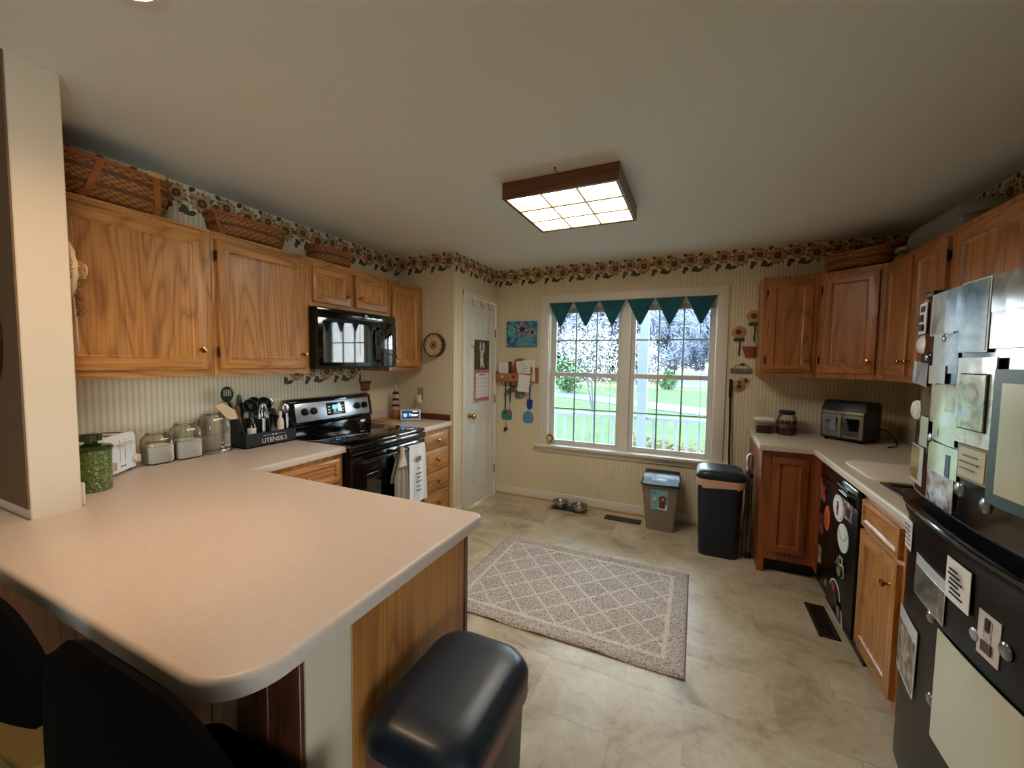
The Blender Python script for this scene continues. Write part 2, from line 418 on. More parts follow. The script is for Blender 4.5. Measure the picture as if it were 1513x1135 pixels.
# sunflower wallpaper border
petals = [P('border_petal_gold', S(174, 136, 92), .7), P('border_petal_tan', S(144, 104, 70), .7), P('border_petal_pale', S(196, 162, 116), .7)]
bcent, bleaf, bleaf2 = P('border_flower_heart', S(104, 60, 40), .7), P('border_leaf', S(92, 84, 58), .7), P('border_leaf_dark', S(78, 66, 56), .7)
bband = P('border_ground', S(220, 210, 184), .7, var=.03, vs=40)
def border(name, o, u, n, length, seed, z0=0.0):
    o, u, n = V(o), V(u), V(n); Z = V((0, 0, 1)); rr = random.Random(seed)
    mb = B(bband)
    def pt(a, z, k): return o + u * min(max(a, .002), length - .002) + Z * z + n * k
    mb.poly([pt(0, -.075, .0006), pt(length, -.075, .0006), pt(length, -.002, .0006), pt(0, -.002, .0006)])
    def petal(a, z, ang, L, wd, mat, k):
        ca, sa = math.cos(ang), math.sin(ang); q = []
        for t, s_ in ((0, .35), (.35, .9), (.7, .8), (1, 0), (.7, -.8), (.35, -.9), (0, -.35)):
            q.append(pt(a + ca * L * t - sa * wd * s_, min(z + sa * L * t + ca * wd * s_, -.002), k))
        mb.m(mat).poly(q)
    def flower(a, z, R_, k):
        for ring, L in ((0, 1.0), (1, .78)):
            nn = 13
            for i in range(nn):
                petal(a, z, 2 * PI * (i + .5 * ring) / nn + rr.uniform(-.1, .1), R_ * L * rr.uniform(.88, 1.12), R_ * .235, petals[(i + ring + (i % 3 == 0)) % 3], k + .0003 * ring + .00004 * i)
        mb.m(bcent).poly([pt(a + math.cos(2 * PI * i / 14) * R_ * .36, min(z + math.sin(2 * PI * i / 14) * R_ * .36, -.003), k + .0016) for i in range(14)])
        mb.m(petals[1]).poly([pt(a + math.cos(2 * PI * i / 10) * R_ * .15, min(z + math.sin(2 * PI * i / 10) * R_ * .15, -.003), k + .0019) for i in range(10)])
    per = .262; a = -rr.uniform(0, .2)
    while a < length + .1:
        for (da, dz, ang, L) in ((.075, -.118, -.5, .05), (.115, -.125, -2.6, .055), (.055, -.075, .2, .045), (.085, -.14, -1.8, .04), (-.085, -.125, -2.3, .05), (-.105, -.115, -.7, .05), (.2, -.03, .9, .045), (.1, -.03, 2.2, .042), (-.03, -.14, -2.7, .055), (.16, -.13, -.9, .05)):
            petal(a + da, dz, ang, L, .016, bleaf if rr.random() < .55 else bleaf2, .0010 + .00003 * rr.random())
        flower(a + .135, -.06, .062, .0012); flower(a, -.08, .074, .0015)
        a += per
    return struct(mb, name, smooth=False)
border('trim_border_left', (XL, .655, CH), (0, 1, 0), (1, 0, 0), YP - .655, 1)
border('trim_border_pantry_front', (XL, YP, CH), (1, 0, 0), (0, -1, 0), XP - XL, 2)
border('trim_border_pantry_side', (XP, YP, CH), (0, 1, 0), (1, 0, 0), YB - YP, 3)
border('trim_border_back', (XP, YB, CH), (1, 0, 0), (0, -1, 0), XR - XP, 4)
border('trim_border_right', (XR, .2, CH), (0, 1, 0), (-1, 0, 0), YB - .2, 5)
border('trim_border_range', (XL, 1.9, 1.45), (0, 1, 0), (1, 0, 0), .72, 6)

# ------------------------------------------------------------------ kitchen window
def window():
    wn = struct(B(paint).box(WX0 - .085, WX0 + .005, YB - .02, YB, WZ0, WZ1 + .075, .005).box(WX1 - .005, WX1 + .085, YB - .02, YB, WZ0, WZ1 + .075, .005)
        .box(WX0 - .085, WX1 + .085, YB - .022, YB, WZ1 - .005, WZ1 + .08, .005)
        .box(WX0, WX0 + .012, YB, YB + .13, WZ0, WZ1).box(WX1 - .012, WX1, YB, YB + .13, WZ0, WZ1).box(WX0, WX1, YB, YB + .13, WZ1 - .012, WZ1)
        .box(-.665, -.585, YB + .01, YB + .13, WZ0, WZ1), 'window_1')
    B(paint).box(WX0 - .13, WX1 + .13, YB - .055, YB + .02, WZ0 - .025, WZ0 + .004, .008).box(WX0, WX1, YB + .02, YB + .13, WZ0 - .02, WZ0 + .004).box(WX0 - .1, WX1 + .1, YB - .018, YB, WZ0 - .075, WZ0 - .025, .004).build('window_sill', wn)
    vinyl = P('white_vinyl_sash', S(214, 210, 202), .4)
    munt = P('grille_bar', S(150, 178, 160), .5)
    zm = 1.335
    for x0, x1 in ((WX0 + .0125, -.6655), (-.5845, WX1 - .0125)):
        for top in (0, 1):
            z0, z1 = (zm - .02, WZ1 - .0125) if top else (WZ0 + .0045, zm + .02)
            y0 = YB + (.085 if top else .055); y1 = y0 + .03
            sb = B(vinyl); s_ = .042
            sb.box(x0, x0 + s_, y0, y1, z0, z1, .003, 1).box(x1 - s_, x1, y0, y1, z0, z1, .003, 1).box(x0 + s_, x1 - s_, y0 + .001, y1 - .001, z0, z0 + s_).box(x0 + s_, x1 - s_, y0 + .001, y1 - .001, z1 - s_, z1)
            if not top: sb.box((x0 + x1) / 2 - .03, (x0 + x1) / 2 + .03, y0 - .012, y0, z1 - .008, z1 + .006, .003, 1)
            sash = sb.build('sash', wn)
            gx0, gx1, gz0, gz1 = x0 + s_, x1 - s_, z0 + s_, z1 - s_
            B(pane).box(gx0, gx1, (y0 + y1) / 2 - .002, (y0 + y1) / 2 + .002, gz0, gz1).build('pane', sash, smooth=False)
            gb = B(munt)
            for k in (1, 2):
                xx = gx0 + (gx1 - gx0) * k / 3; gb.box(xx - .007, xx + .007, (y0 + y1) / 2 - .006, (y0 + y1) / 2 + .006, gz0, gz1)
            zz = (gz0 + gz1) / 2; gb.box(gx0, gx1, (y0 + y1) / 2 - .007, (y0 + y1) / 2 + .007, zz - .007, zz + .007)
            gb.build('grille', sash)
window()
def blind(x0, x1, label):
    t = thing('window_blind', label, 'window blind', (x0, YB + .03, WZ1 - .012), 'raised mini blinds')
    sl = P('blind_slat', S(168, 162, 152), .5)
    B(P('blind_rail', S(206, 202, 190), .5)).box(x0, x1, YB + .012, YB + .045, WZ1 - .055, WZ1 - .014, .003, 1).build('head_rail', t)
    b = B(sl)
    for i in range(9): b.box(x0 + .003, x1 - .003, YB + .014, YB + .044, WZ1 - .064 - i * .0055, WZ1 - .0605 - i * .0055)
    b.build('slat_stack', t)
    B(sl).tube([(x1 - .09, YB + .012, WZ1 - .05), (x1 - .092, YB + .012, 1.4), (x1 - .088, YB + .012, WZ0 + .06)], .0017, 6).build('cord', t)
    B(P('blind_wand', S(210, 214, 206), .3)).cyl((x0 + .06, YB + .012, WZ1 - .05), (x0 + .06, YB + .012, 1.5), .003, n=8).build('wand', t)
blind(WX0 + .02, -.672, 'raised mini blind bunched above the window sash nearer the white door')
blind(-.578, WX1 - .02, 'raised mini blind bunched above the window sash nearer the sunflower plaques')

# pennant bunting
def bunting():
    t = thing('pennant_banner', 'dark teal felt pennant banner with tassels strung across window top', 'banner', ((WX0 + WX1) / 2, YB - .03, WZ1))
    teal = P('teal_felt', S(24, 88, 104), .85, var=.2, vs=12, bmp=.3, bs=300, sheen=.3)
    edge = P('banner_edging', S(176, 180, 172), .7)
    y = YB - .032; x0, x1 = WX0 + .01, WX1 - .0; n = 6; wd = (x1 - x0) / n; zt = WZ1 - .008
    B(edge).tube([(x0 + (x1 - x0) * i / 12, y, zt - .004 * (i % 2)) for i in range(13)], .0025, 6).build('string', t)
    for i in range(n):
        a, b_ = x0 + i * wd + .006, x0 + (i + 1) * wd - .006; m_ = (a + b_) / 2; zb = zt - .245
        p = B(teal).prism([(a, y - .0015, zt), (b_, y - .0015, zt), (m_ + .012, y - .006, zb + .016), (m_, y - .0065, zb), (m_ - .012, y - .006, zb + .016)], (0, -.004, 0)).build('pennant', t)
        B(edge).tube([(a, y - .003, zt), (m_ - .012, y - .008, zb + .01)], .0022, 6).tube([(b_, y - .003, zt), (m_ + .012, y - .008, zb + .01)], .0022, 6).build('edging', p)
        B(P('tassel_thread', S(58, 84, 84), .8)).tube([(m_, y - .008, zb), (m_ + .001, y - .007, zb - .03), (m_, y - .008, zb - .085)], [.002, .0045, .003], 8).build('tassel', p)
bunting()

# ------------------------------------------------------------------ pantry door
def pantry_door():
    d = struct(B(paint).box(XP, XP + .018, DY0 - .06, DY0 + .005, 0, DZ + .05, .004).box(XP, XP + .018, DY1 - .005, min(DY1 + .06, YB - .002), 0, DZ + .05, .004).box(XP, XP + .019, DY0 - .06, min(DY1 + .06, YB - .002), DZ - .005, DZ + .055, .004), 'trim_door')
    dl = B(doorpaint); tb = bmesh.new(); bmesh.ops.create_cube(tb, size=1)
    X0, X1 = XP - .04, XP + .002
    y0, y1, z0, z1 = DY0 + .008, DY1 - .008, .012, DZ - .008
    dl.box(X0, X1 - .012, y0, y1, z0, z1)
    cols = [(y0 + .085, y0 + .255), (y0 + .345, y1 - .085)]
    rows = [(z0 + .19, z0 + .84), (z0 + 1.0, z0 + 1.60), (z0 + 1.70, z0 + 1.93)]
    # stiles and rails stand proud, panels raised inside
    for a, b_ in ((y0, cols[0][0]), (cols[0][1], cols[1][0]), (cols[1][1], y1)): dl.box(X1 - .013, X1, a, b_, z0, z1, .003, 1)
    zs = [(z0, rows[0][0]), (rows[0][1], rows[1][0]), (rows[1][1], rows[2][0]), (rows[2][1], z1)]
    for c0, c1 in cols:
        for a, b_ in zs: dl.box(X1 - .013, X1 - .0005, c0, c1, a, b_, .003, 1)
        for a, b_ in rows:
            T = frame((X1 - .012, c0 + .02, a + .02), (0, 1, 0), (1, 0, 0))
            w_, h_ = c1 - c0 - .04, b_ - a - .04
            dl.loft([[(X1 - .012, c0 + .018, a + .018), (X1 - .012, c1 - .018, a + .018), (X1 - .012, c1 - .018, b_ - .018), (X1 - .012, c0 + .018, b_ - .018)],
                     [(X1 - .003, c0 + .036, a + .036), (X1 - .003, c1 - .036, a + .036), (X1 - .003, c1 - .036, b_ - .036), (X1 - .003, c0 + .036, b_ - .036)]])
    door = struct(dl, 'door_1')
    k = B(brass).lathe([(.028, 0), (.028, .005), (.012, .008), (.011, .03), (.022, .036), (.029, .05), (.026, .064), (.01, .07)], (X1, y0 + .06, .925), 20, 'x')
    k.build('door_knob', door)
    for z in (.28, 1.05, 1.76): B(brass).box(X1 - .002, X1 + .004, DY1 - .012, DY1 - .002, z - .045, z + .045, .001, 1).cyl((X1 + .007, DY1 - .004, z - .045), (X1 + .007, DY1 - .004, z + .045), .006, n=10).build('hinge', door)
pantry_door()
for i, y in enumerate((3.40, 3.58, 3.73)):
    hk = B(P('over_door_wire', S(120, 116, 108), .35, .8)) if i == 0 else B(bpy.data.materials['over_door_wire'])
    hk.tube([(XP - .03, y, DZ - .004), (XP + .008, y, DZ - .004), (XP + .008, y, DZ - .05), (XP + .01, y, DZ - .075), (XP + .024, y, DZ - .085), (XP + .03, y, DZ - .065)], .003, 6)
    tag(hk.build('over_door_hook', None, (XP, y, DZ - .01)), ['thin wire hook over the white door top, above the calendar\'s near edge', 'thin wire hook over the white door top, the middle of three', 'thin wire hook over the white door top, nearest the hinges'][i], 'hook', 'hooks over the pantry door')
# calendar
def calendar():
    t = thing('wall_calendar', 'wall calendar with a white rabbit picture above a pink month page', 'calendar', (XP + .006, 3.60, 1.05))
    x = XP + .004; a, b_ = 3.455, 3.755
    pic = B(prnt('calendar_photo', [S(40, 46, 22), S(74, 78, 34), S(52, 40, 26), S(96, 92, 44)], 9, .4)).box(x, x + .003, a, b_, 1.375, 1.675).build('picture', t)
    fur = P('rabbit_fur', S(236, 228, 222), .8); e = P('rabbit_ear_pink', S(220, 176, 170), .8)
    rb = B(fur); U, Wz = (0, 1, 0), (0, 0, 1); c = (a + b_) / 2 - .01
    for (dy, z, ry, rz, k) in ((0, 1.47, .034, .055, .0036), (0, 1.535, .03, .035, .0038), (-.03, 1.605, .017, .055, .004), (.035, 1.6, .02, .055, .0042), (-.02, 1.415, .012, .025, .0042), (.035, 1.415, .012, .025, .0044)):
        rb.poly(ell((x + k, c + dy, z), U, Wz, ry, rz))
    rb.m(e).poly(ell((x + .0048, c - .03, 1.6), U, Wz, .007, .04)).poly(ell((x + .0049, c + .035, 1.595), U, Wz, .008, .04)).m(inkb).poly(ell((x + .005, c - .008, 1.542), U, Wz, .005, .006, 10)).poly(ell((x + .005, c + .01, 1.5), U, Wz, .008, .012, 10))
    rb.build('rabbit', pic, smooth=False)
    pg = B(P('calendar_pink', S(206, 112, 128), .6)).box(x, x + .004, a, b_, 1.055, 1.372).build('month_page', t)
    g = B(papr).box(x + .004, x + .0048, a + .018, b_ - .012, 1.09, 1.34).m(inkg)
    for i in range(5):
        for j in range(7): g.box(x + .0048, x + .005, a + .04 + j * .034, a + .049 + j * .034, 1.115 + i * .041, 1.123 + i * .041)
    g.box(x + .0048, x + .005, a + .09, a + .2, 1.318, 1.328)
    g.build('date_grid', pg, smooth=False)
calendar()

# ------------------------------------------------------------------ cabinets
def cab_panel(parent, name, o, u, n, w, h, mz, mh, fr=.055, t=.019, knob=None, hinge=None, slab=False):
    T = frame(o, u, n); tb = bmesh.new(); bmesh.ops.create_cube(tb, size=1)
    for v in tb.verts: v.co = V(((v.co.x + .5) * w, (v.co.y + .5) * t, (v.co.z + .5) * h))
    tb.faces.ensure_lookup_table()
    f = max(tb.faces, key=lambda q: q.calc_center_median().y)
    f.material_index = 0
    outer = list(f.edges)
    if not slab:
        r = bmesh.ops.inset_region(tb, faces=[f], thickness=fr, use_even_offset=True)
        for q in r['faces']:
            c = q.calc_center_median()
            q.material_index = 1 if (c.z < fr or c.z > h - fr) else 0
        r = bmesh.ops.inset_region(tb, faces=[f], thickness=.005, depth=-.004)
        r = bmesh.ops.inset_region(tb, faces=[f], thickness=.012, depth=-.006)
        r = bmesh.ops.inset_region(tb, faces=[f], thickness=.004, depth=0)
    outer = [e for e in tb.edges if all(abs(v.co.y - t) < 1e-6 for v in e.verts) and (all(abs(v.co.x) < 1e-6 for v in e.verts) or all(abs(v.co.x - w) < 1e-6 for v in e.verts) or all(abs(v.co.z) < 1e-6 for v in e.verts) or all(abs(v.co.z - h) < 1e-6 for v in e.verts))]
    bmesh.ops.bevel(tb, geom=outer, offset=.006, segments=2, affect='EDGES', profile=.5)
    mb = MB(); mb.mats = [mz, mh]; mb.at(T); mb.add(tb, True)
    d = mb.build(name, parent)
    if knob:
        kx, kz = knob
        k = B(bronze); k.at(T @ MX.Translation((kx, t, kz)) @ MX.Rotation(-PI / 2, 4, 'X'))
        k.lathe([(.009, 0), (.006, .004), (.0055, .012), (.011, .017), (.0155, .022), (.0145, .028), (.004, .031)], (0, 0, 0), 16)
        k.build('knob', d)
    if hinge is not None:
        for z in (.09, h - .09):
            hb = B(darkmetal); hb.at(T); hx = -.006 if hinge == 0 else w + .006
            hb.cyl((hx, t - .004, z - .028), (hx, t - .004, z + .028), .0055, n=8).box(min(hx, hx + (.014 if hinge == 0 else -.014)), max(hx, hx + (.014 if hinge == 0 else -.014)), -.001, t - .002, z - .02, z + .02)
            hb.build('hinge', d)
    return d
LU, LN = (0, 1, 0), (1, 0, 0)          # left run: along +Y, facing +X
RU, RN = (0, -1, 0), (-1, 0, 0)        # right run: facing -X
FX, UX = -2.345, .305
def upper(name, label, y0, y1, z0, z1):
    t = thing(name, label, 'cabinet', (FX, (y0 + y1) / 2, z0), 'oak wall cabinets on the range side')
    b = B(oakz).box(XL + .001, FX - .019, y0 + .001, y1 - .001, z0, z1)
    b.box(FX - .019, FX, y0 + .001, y0 + .04, z0, z1, .001, 1).box(FX - .019, FX, y1 - .04, y1 - .001, z0, z1, .001, 1)
    b.m(oaky).box(FX - .019, FX - .0005, y0 + .04, y1 - .04, z1 - .045, z1, .001, 1).box(FX - .019, FX - .0005, y0 + .04, y1 - .04, z0, z0 + .04, .001, 1).box(FX - .03, FX - .01, y0 + .03, y1 - .03, z0 + .03, z1 - .03)
    b.m(oaky).box(FX - .019, FX + .003, y0 + .001, y1 - .001, z1 - .012, z1 + .002, .001, 1)
    b.build('cabinet_body', t); return t
t = upper('wall_cabinet', 'wide oak wall cabinet nearest the column, under the largest basket', .657, 1.285, 1.372, 2.134)
cab_panel(t, 'door', (FX, .70, 1.408), LU, LN, .55, .69, oakz, oaky, knob=(.515, .10))
t = upper('wall_cabinet', 'oak wall cabinet beside the microwave, under the boat-shaped basket', 1.285, 1.87, 1.372, 2.134)
cab_panel(t, 'door', (FX, 1.307, 1.408), LU, LN, .535, .69, oakz, oaky, knob=(.50, .09), hinge=0)
t = upper('wall_cabinet', 'short two-door oak cabinet directly above the microwave', 1.87, 2.63, 1.82, 2.134)
cab_panel(t, 'door', (FX, 1.895, 1.85), LU, LN, .315, .24, oakz, oaky, fr=.048, knob=(.285, .075))
cab_panel(t, 'door', (FX, 2.262, 1.85), LU, LN, .335, .24, oakz, oaky, fr=.048, knob=(.032, .075))
t = upper('wall_cabinet', 'narrow oak wall cabinet in the corner past the microwave', 2.63, YP - .005, 1.372, 2.134)
cab_panel(t, 'door', (FX, 2.655, 1.408), LU, LN, .37, .68, oakz, oaky, knob=(.03, .09))
# right hand uppers
def ubody(t, poly, z0, z1, mz=oakz2):
    b = B(mz).prism([(x, y, z0) for x, y in poly], (0, 0, z1 - z0), .0015, 1); return b.build('cabinet_body', t)
YU = 3.655; DA, DB = V((.80, YU)), V((1.105, 3.40))
grp = 'oak wall cabinets on the sink side'
t = thing('wall_cabinet', 'slim oak wall cabinet on the window wall beside the sunflower plaques', 'cabinet', (.62, YU, 1.372), grp)
ubody(t, [(.45, YU), (.799, YU), (.799, YB - .001), (.45, YB - .001)], 1.372, 2.134)
cab_panel(t, 'door', (.482, YU, 1.41), (1, 0, 0), (0, -1, 0), .285, .69, oakz2, oakx2, fr=.05, knob=(.255, .085), hinge=0)
t = thing('wall_cabinet', 'diagonal oak corner wall cabinet above the countertop oven', 'cabinet', (.95, 3.53, 1.372), grp)
ubody(t, [(.801, YU), (1.105, 3.401), (XR - .001, 3.401), (XR - .001, YB - .001), (.801, YB - .001)], 1.372, 2.134)
du = V((DB.x - DA.x, DB.y - DA.y, 0)); dl_ = du.length; dn = V((du.y, -du.x, 0)).normalized()
cab_panel(t, 'door', V((DA.x, DA.y, 1.41)) + du.normalized() * .035, du, dn, dl_ - .07, .69, oakz2, oakx2, knob=(dl_ - .105, .085), hinge=0)
XU = 1.105
t = thing('wall_cabinet', 'two-door oak wall cabinet over the sink, paired knobs at the middle', 'cabinet', (XU, 3.03, 1.372), grp)
ubody(t, [(XU, 2.66), (XR - .001, 2.66), (XR - .001, 3.399), (XU, 3.399)], 1.372, 2.134)
cab_panel(t, 'door', (XU, 3.37, 1.41), RU, RN, .325, .69, oakz2, oaky2, knob=(.295, .085))
cab_panel(t, 'door', (XU, 3.012, 1.41), RU, RN, .325, .69, oakz2, oaky2, knob=(.03, .085), hinge=1)
t = thing('wall_cabinet', 'oak wall cabinet behind the fridge top with a long ridged door', 'cabinet', (XU, 2.3, 1.372), grp)
ubody(t, [(XU, 1.93), (XR - .001, 1.93), (XR - .001, 2.658), (XU, 2.658)], 1.372, 2.134)
cab_panel(t, 'door', (XU, 2.615, 1.41), RU, RN, .65, .69, oakz2, oaky2, knob=(.61, .085))
t = thing('wall_cabinet', 'short oak cabinet directly over the black fridge', 'cabinet', (XU, 1.45, 1.80), grp)
ubody(t, [(XU, .98), (XR - .001, .98), (XR - .001, 1.928), (XU, 1.928)], 1.80, 2.134)
cab_panel(t, 'door', (XU, 1.90, 1.83), RU, RN, .43, .27, oakz2, oaky2, knob=(.4, .05))
cab_panel(t, 'door', (XU, 1.44, 1.83), RU, RN, .43, .27, oakz2, oaky2, knob=(.03, .05))

# base cabinets
CT = .874
BX = -2.035
t = thing('base_cabinet', 'oak base cabinet between the peninsula and the black range', 'cabinet', (BX, 1.56, 0), 'oak base cabinets')
B(oakz).box(XL + .001, BX, 1.21, 1.845, .1, CT).m(blackp).box(XL + .001, BX - .07, 1.21, 1.845, 0, .1).build('cabinet_body', t)
cab_panel(t, 'drawer', (BX, 1.30, .70), LU, LN, .515, .145, oaky, oaky, fr=.03, knob=(.26, .07))
cab_panel(t, 'door', (BX, 1.30, .13), LU, LN, .515, .55, oakz, oaky, knob=(.48, .47))
t = thing('base_cabinet', 'narrow oak four-drawer base cabinet between range and white door wall', 'cabinet', (BX, 2.86, 0), 'oak base cabinets')
B(oakz).box(XL + .001, BX, 2.64, YP - .002, .1, CT).m(blackp).box(XL + .001, BX - .07, 2.64, YP - .002, 0, .1).build('cabinet_body', t)
for z0, h in ((.715, .125), (.515, .185), (.335, .165), (.135, .185)):
    cab_panel(t, 'drawer', (BX, 2.675, z0), LU, LN, .355, h, oaky, oaky, fr=.02, knob=(.178, h / 2), slab=True)
t = thing('base_cabinet', 'peninsula base cabinet with plain oak veneer end panel', 'cabinet', (-1.35, .93, 0), 'oak base cabinets')
B(oakz).box(BX, -.715, .657, 1.165, .1, CT).m(blackp).box(BX, -.75, .657, 1.10, 0, .1).build('cabinet_body', t)
B(veneer).box(-.715, -.700, .656, 1.150, 0, CT, .001, 1).build('end_panel', t)
B(walnut).box(-.718, -.697, 1.150, 1.168, 0, CT, .001, 1).build('corner_trim', t)
for i in range(3): cab_panel(t, 'door', (-.74 - i * .42, 1.165, .14), (-1, 0, 0), (0, 1, 0), .40, .70, oakz, oakx, knob=(.36, .62))
t = thing('base_cabinet', 'reddish oak corner base cabinet behind the tall black bin', 'cabinet', (.6, 3.26, 0), 'oak base cabinets')
oakr, oakrx = oak('oak_reddish_upright', S(150, 84, 44), S(96, 48, 22), 'z', fig=5), oak('oak_reddish_x', S(150, 84, 44), S(96, 48, 22), 'x', fig=5)
b = B(oakr).box(.44, XR - .001, 3.262, YB - .001, .1, CT).box(.44, .482, 3.262, YB - .03, 0, .1).box(.757, XR - .001, 3.062, 3.262, .1, CT)
b.m(blackp).box(.49, .78, 3.33, 3.36, 0, .1); b.build('cabinet_body', t)
cab_panel(t, 'door', (.506, 3.262, .165), (1, 0, 0), (0, -1, 0), .205, .665, oakr, oakrx, fr=.042)
t = thing('base_cabinet', 'honey oak sink base cabinet with one drawer front and door beside fridge', 'cabinet', (.757, 2.2, 0), 'oak base cabinets')
b = B(oakz).box(.757, XR - .001, 1.93, 2.418, .1, .72).box(.757, .785, 1.93, 2.418, .72, CT).box(.785, XR - .001, 1.93, 1.94, .72, CT).box(.785, XR - .001, 2.408, 2.418, .72, CT); b.m(blackp).box(.82, XR - .001, 1.93, 2.418, 0, .1); b.build('cabinet_body', t)
cab_panel(t, 'drawer', (.757, 2.40, .715), RU, RN, .385, .125, oaky, oaky, fr=.022)
cab_panel(t, 'door', (.757, 2.40, .14), RU, RN, .385, .555, oakz, oaky, knob=(.335, .45))

# counters
def arc(cx, cy, r, a0, a1, n=8): return [(cx + r * math.cos(math.radians(a0 + (a1 - a0) * i / n)), cy + r * math.sin(math.radians(a0 + (a1 - a0) * i / n))) for i in range(n + 1)]
out = [(XL + .001, 1.858), (-2.012, 1.858), (-2.012, 1.268)] + arc(-.72, 1.238, .03, 90, 0, 5) + arc(-.80, .485, .115, 0, -90, 10) + [(-2.6, .37), (-2.6, .524), (-2.029, .524), (-2.029, .657), (XL + .001, .657)]
ct = B(lamin).prism([(x, y, CT + .001) for x, y in out], (0, 0, .039), .012, 3, lambda c, e: c.z > CT + .03 and not (c.x < XL + .01 or (c.x < -2.02 and c.y < .7 and c.y > .5)))
t = thing('countertop', 'beige L-shaped laminate countertop of the peninsula and range side', 'countertop', (-1.35, .9, CT + .001))
ct.build('counter_slab', t)
B(lamin).box(XL + .001, XL + .02, .68, 1.858, .914, 1.005, .004).build('backsplash', t)
B(lamin).box(-2.6, -2.06, .657, .677, .914, 1.0, .008, 3).build('backsplash', t)
t = thing('countertop', 'small beige laminate counter between range and white door wall', 'countertop', (-2.33, 2.86, CT + .001))
B(lamin).prism([(x, y, CT + .001) for x, y in [(XL + .001, 2.642), (-2.012, 2.642), (-2.012, YP - .001), (XL + .001, YP - .001)]], (0, 0, .039), .012, 3, lambda c, e: c.z > CT + .03 and c.x > -2.03).build('counter_slab', t)
B(lamin).box(XL + .001, XL + .02, 2.642, YP - .002, .914, 1.0, .004).build('backsplash', t)
SX0, SX1, SY0, SY1 = .83, 1.30, 1.97, 2.40     # sink cut-out
t = thing('countertop', 'greyish beige laminate countertop along the sink wall', 'countertop', (.95, 3.2, CT + .001))
out = [(.42, YB - .001), (.42, 3.225), (.728, 3.225), (.728, 1.90), (XR - .001, 1.90), (XR - .001, 2.2), (SX1, 2.2), (SX1, SY0), (SX0, SY0), (SX0, SY1), (SX1, SY1), (SX1, 2.201), (XR - .001, 2.201), (XR - .001, YB - .001)]
B(lamin2).prism([(x, y, CT + .001) for x, y in out], (0, 0, .039), .012, 3, lambda c, e: c.z > CT + .03 and (c.x < .73) and abs(c.y - (YB - .001)) > .01).build('counter_slab', t)
B(lamin2).box(.45, XR - .002, YB - .021, YB - .001, .914, 1.01, .004).build('backsplash', t)
B(lamin2).box(XR - .021, XR - .001, 1.9, YB - .022, .914, 1.01, .004).build('backsplash', t)
# sink
t = thing('kitchen_sink', 'steel sink with dark rim, half hidden behind the fridge', 'sink', (1.05, 2.4, .70))
s_ = B(P('sink_rim', S(58, 58, 62), .25, .5)); z0 = .9145
s_.box(SX0 - .025, SX0 + .012, SY0 - .025, SY1 + .025, z0, z0 + .009, .004).box(SX1 - .012, SX1 + .025, SY0 - .025, SY1 + .025, z0, z0 + .009, .004)
s_.box(SX0, SX1, SY0 - .025, SY0 + .012, z0, z0 + .009, .004).box(SX0, SX1, SY1 - .012, SY1 + .025, z0, z0 + .009, .004)
s_.build('rim', t)
for a, b_ in ((SY0 + .005, SY1 - .005),):
    k = B(P('sink_bowl', S(176, 160, 132), .25, .9)); c = ((SX0 + SX1) / 2, (a + b_) / 2); hx, hy = (SX1 - SX0) / 2 - .006, (b_ - a) / 2
    k.loft([rrect(*c, hx, hy, .05, .913), rrect(*c, hx - .005, hy - .005, .05, .78), rrect(*c, hx - .02, hy - .02, .05, .745), rrect(*c, .03, .03, .025, .74)], cap=False); k.build('bowl', t)
k = B(chrome).cyl((1.345, 2.19, .914), (1.345, 2.19, .94), .03, .026, 20).tube([(1.345, 2.19, .94), (1.345, 2.19, 1.12), (1.33, 2.19, 1.19), (1.27, 2.19, 1.22), (1.18, 2.19, 1.19), (1.16, 2.19, 1.13)], .012, 12).box(1.325, 1.345, 2.24, 2.26, .914, .96, .005).tube([(1.335, 2.25, .96), (1.31, 2.27, .985)], .006, 8)
k.build('faucet', t)
cb = B(P('cutting_board_white', S(218, 204, 184), .5, var=.03, vs=40))
cb.prism(rrect(1.03, 2.66, .245, .225, .075, .9145, 7), (0, 0, .013), .004, 2); tag(cb.build('cutting_board', None, (1.03, 2.66, .9145)), 'cream rounded cutting board on the counter between oven and sink', 'cutting board')
tag(B(mahog).box(-2.49, -2.03, YP - .022, YP - .002, .9145, .968, .004).build('wooden_ledge', None, (-2.2, YP - .01, .9145)), 'dark reddish wooden strip along the back of the small counter', 'board')

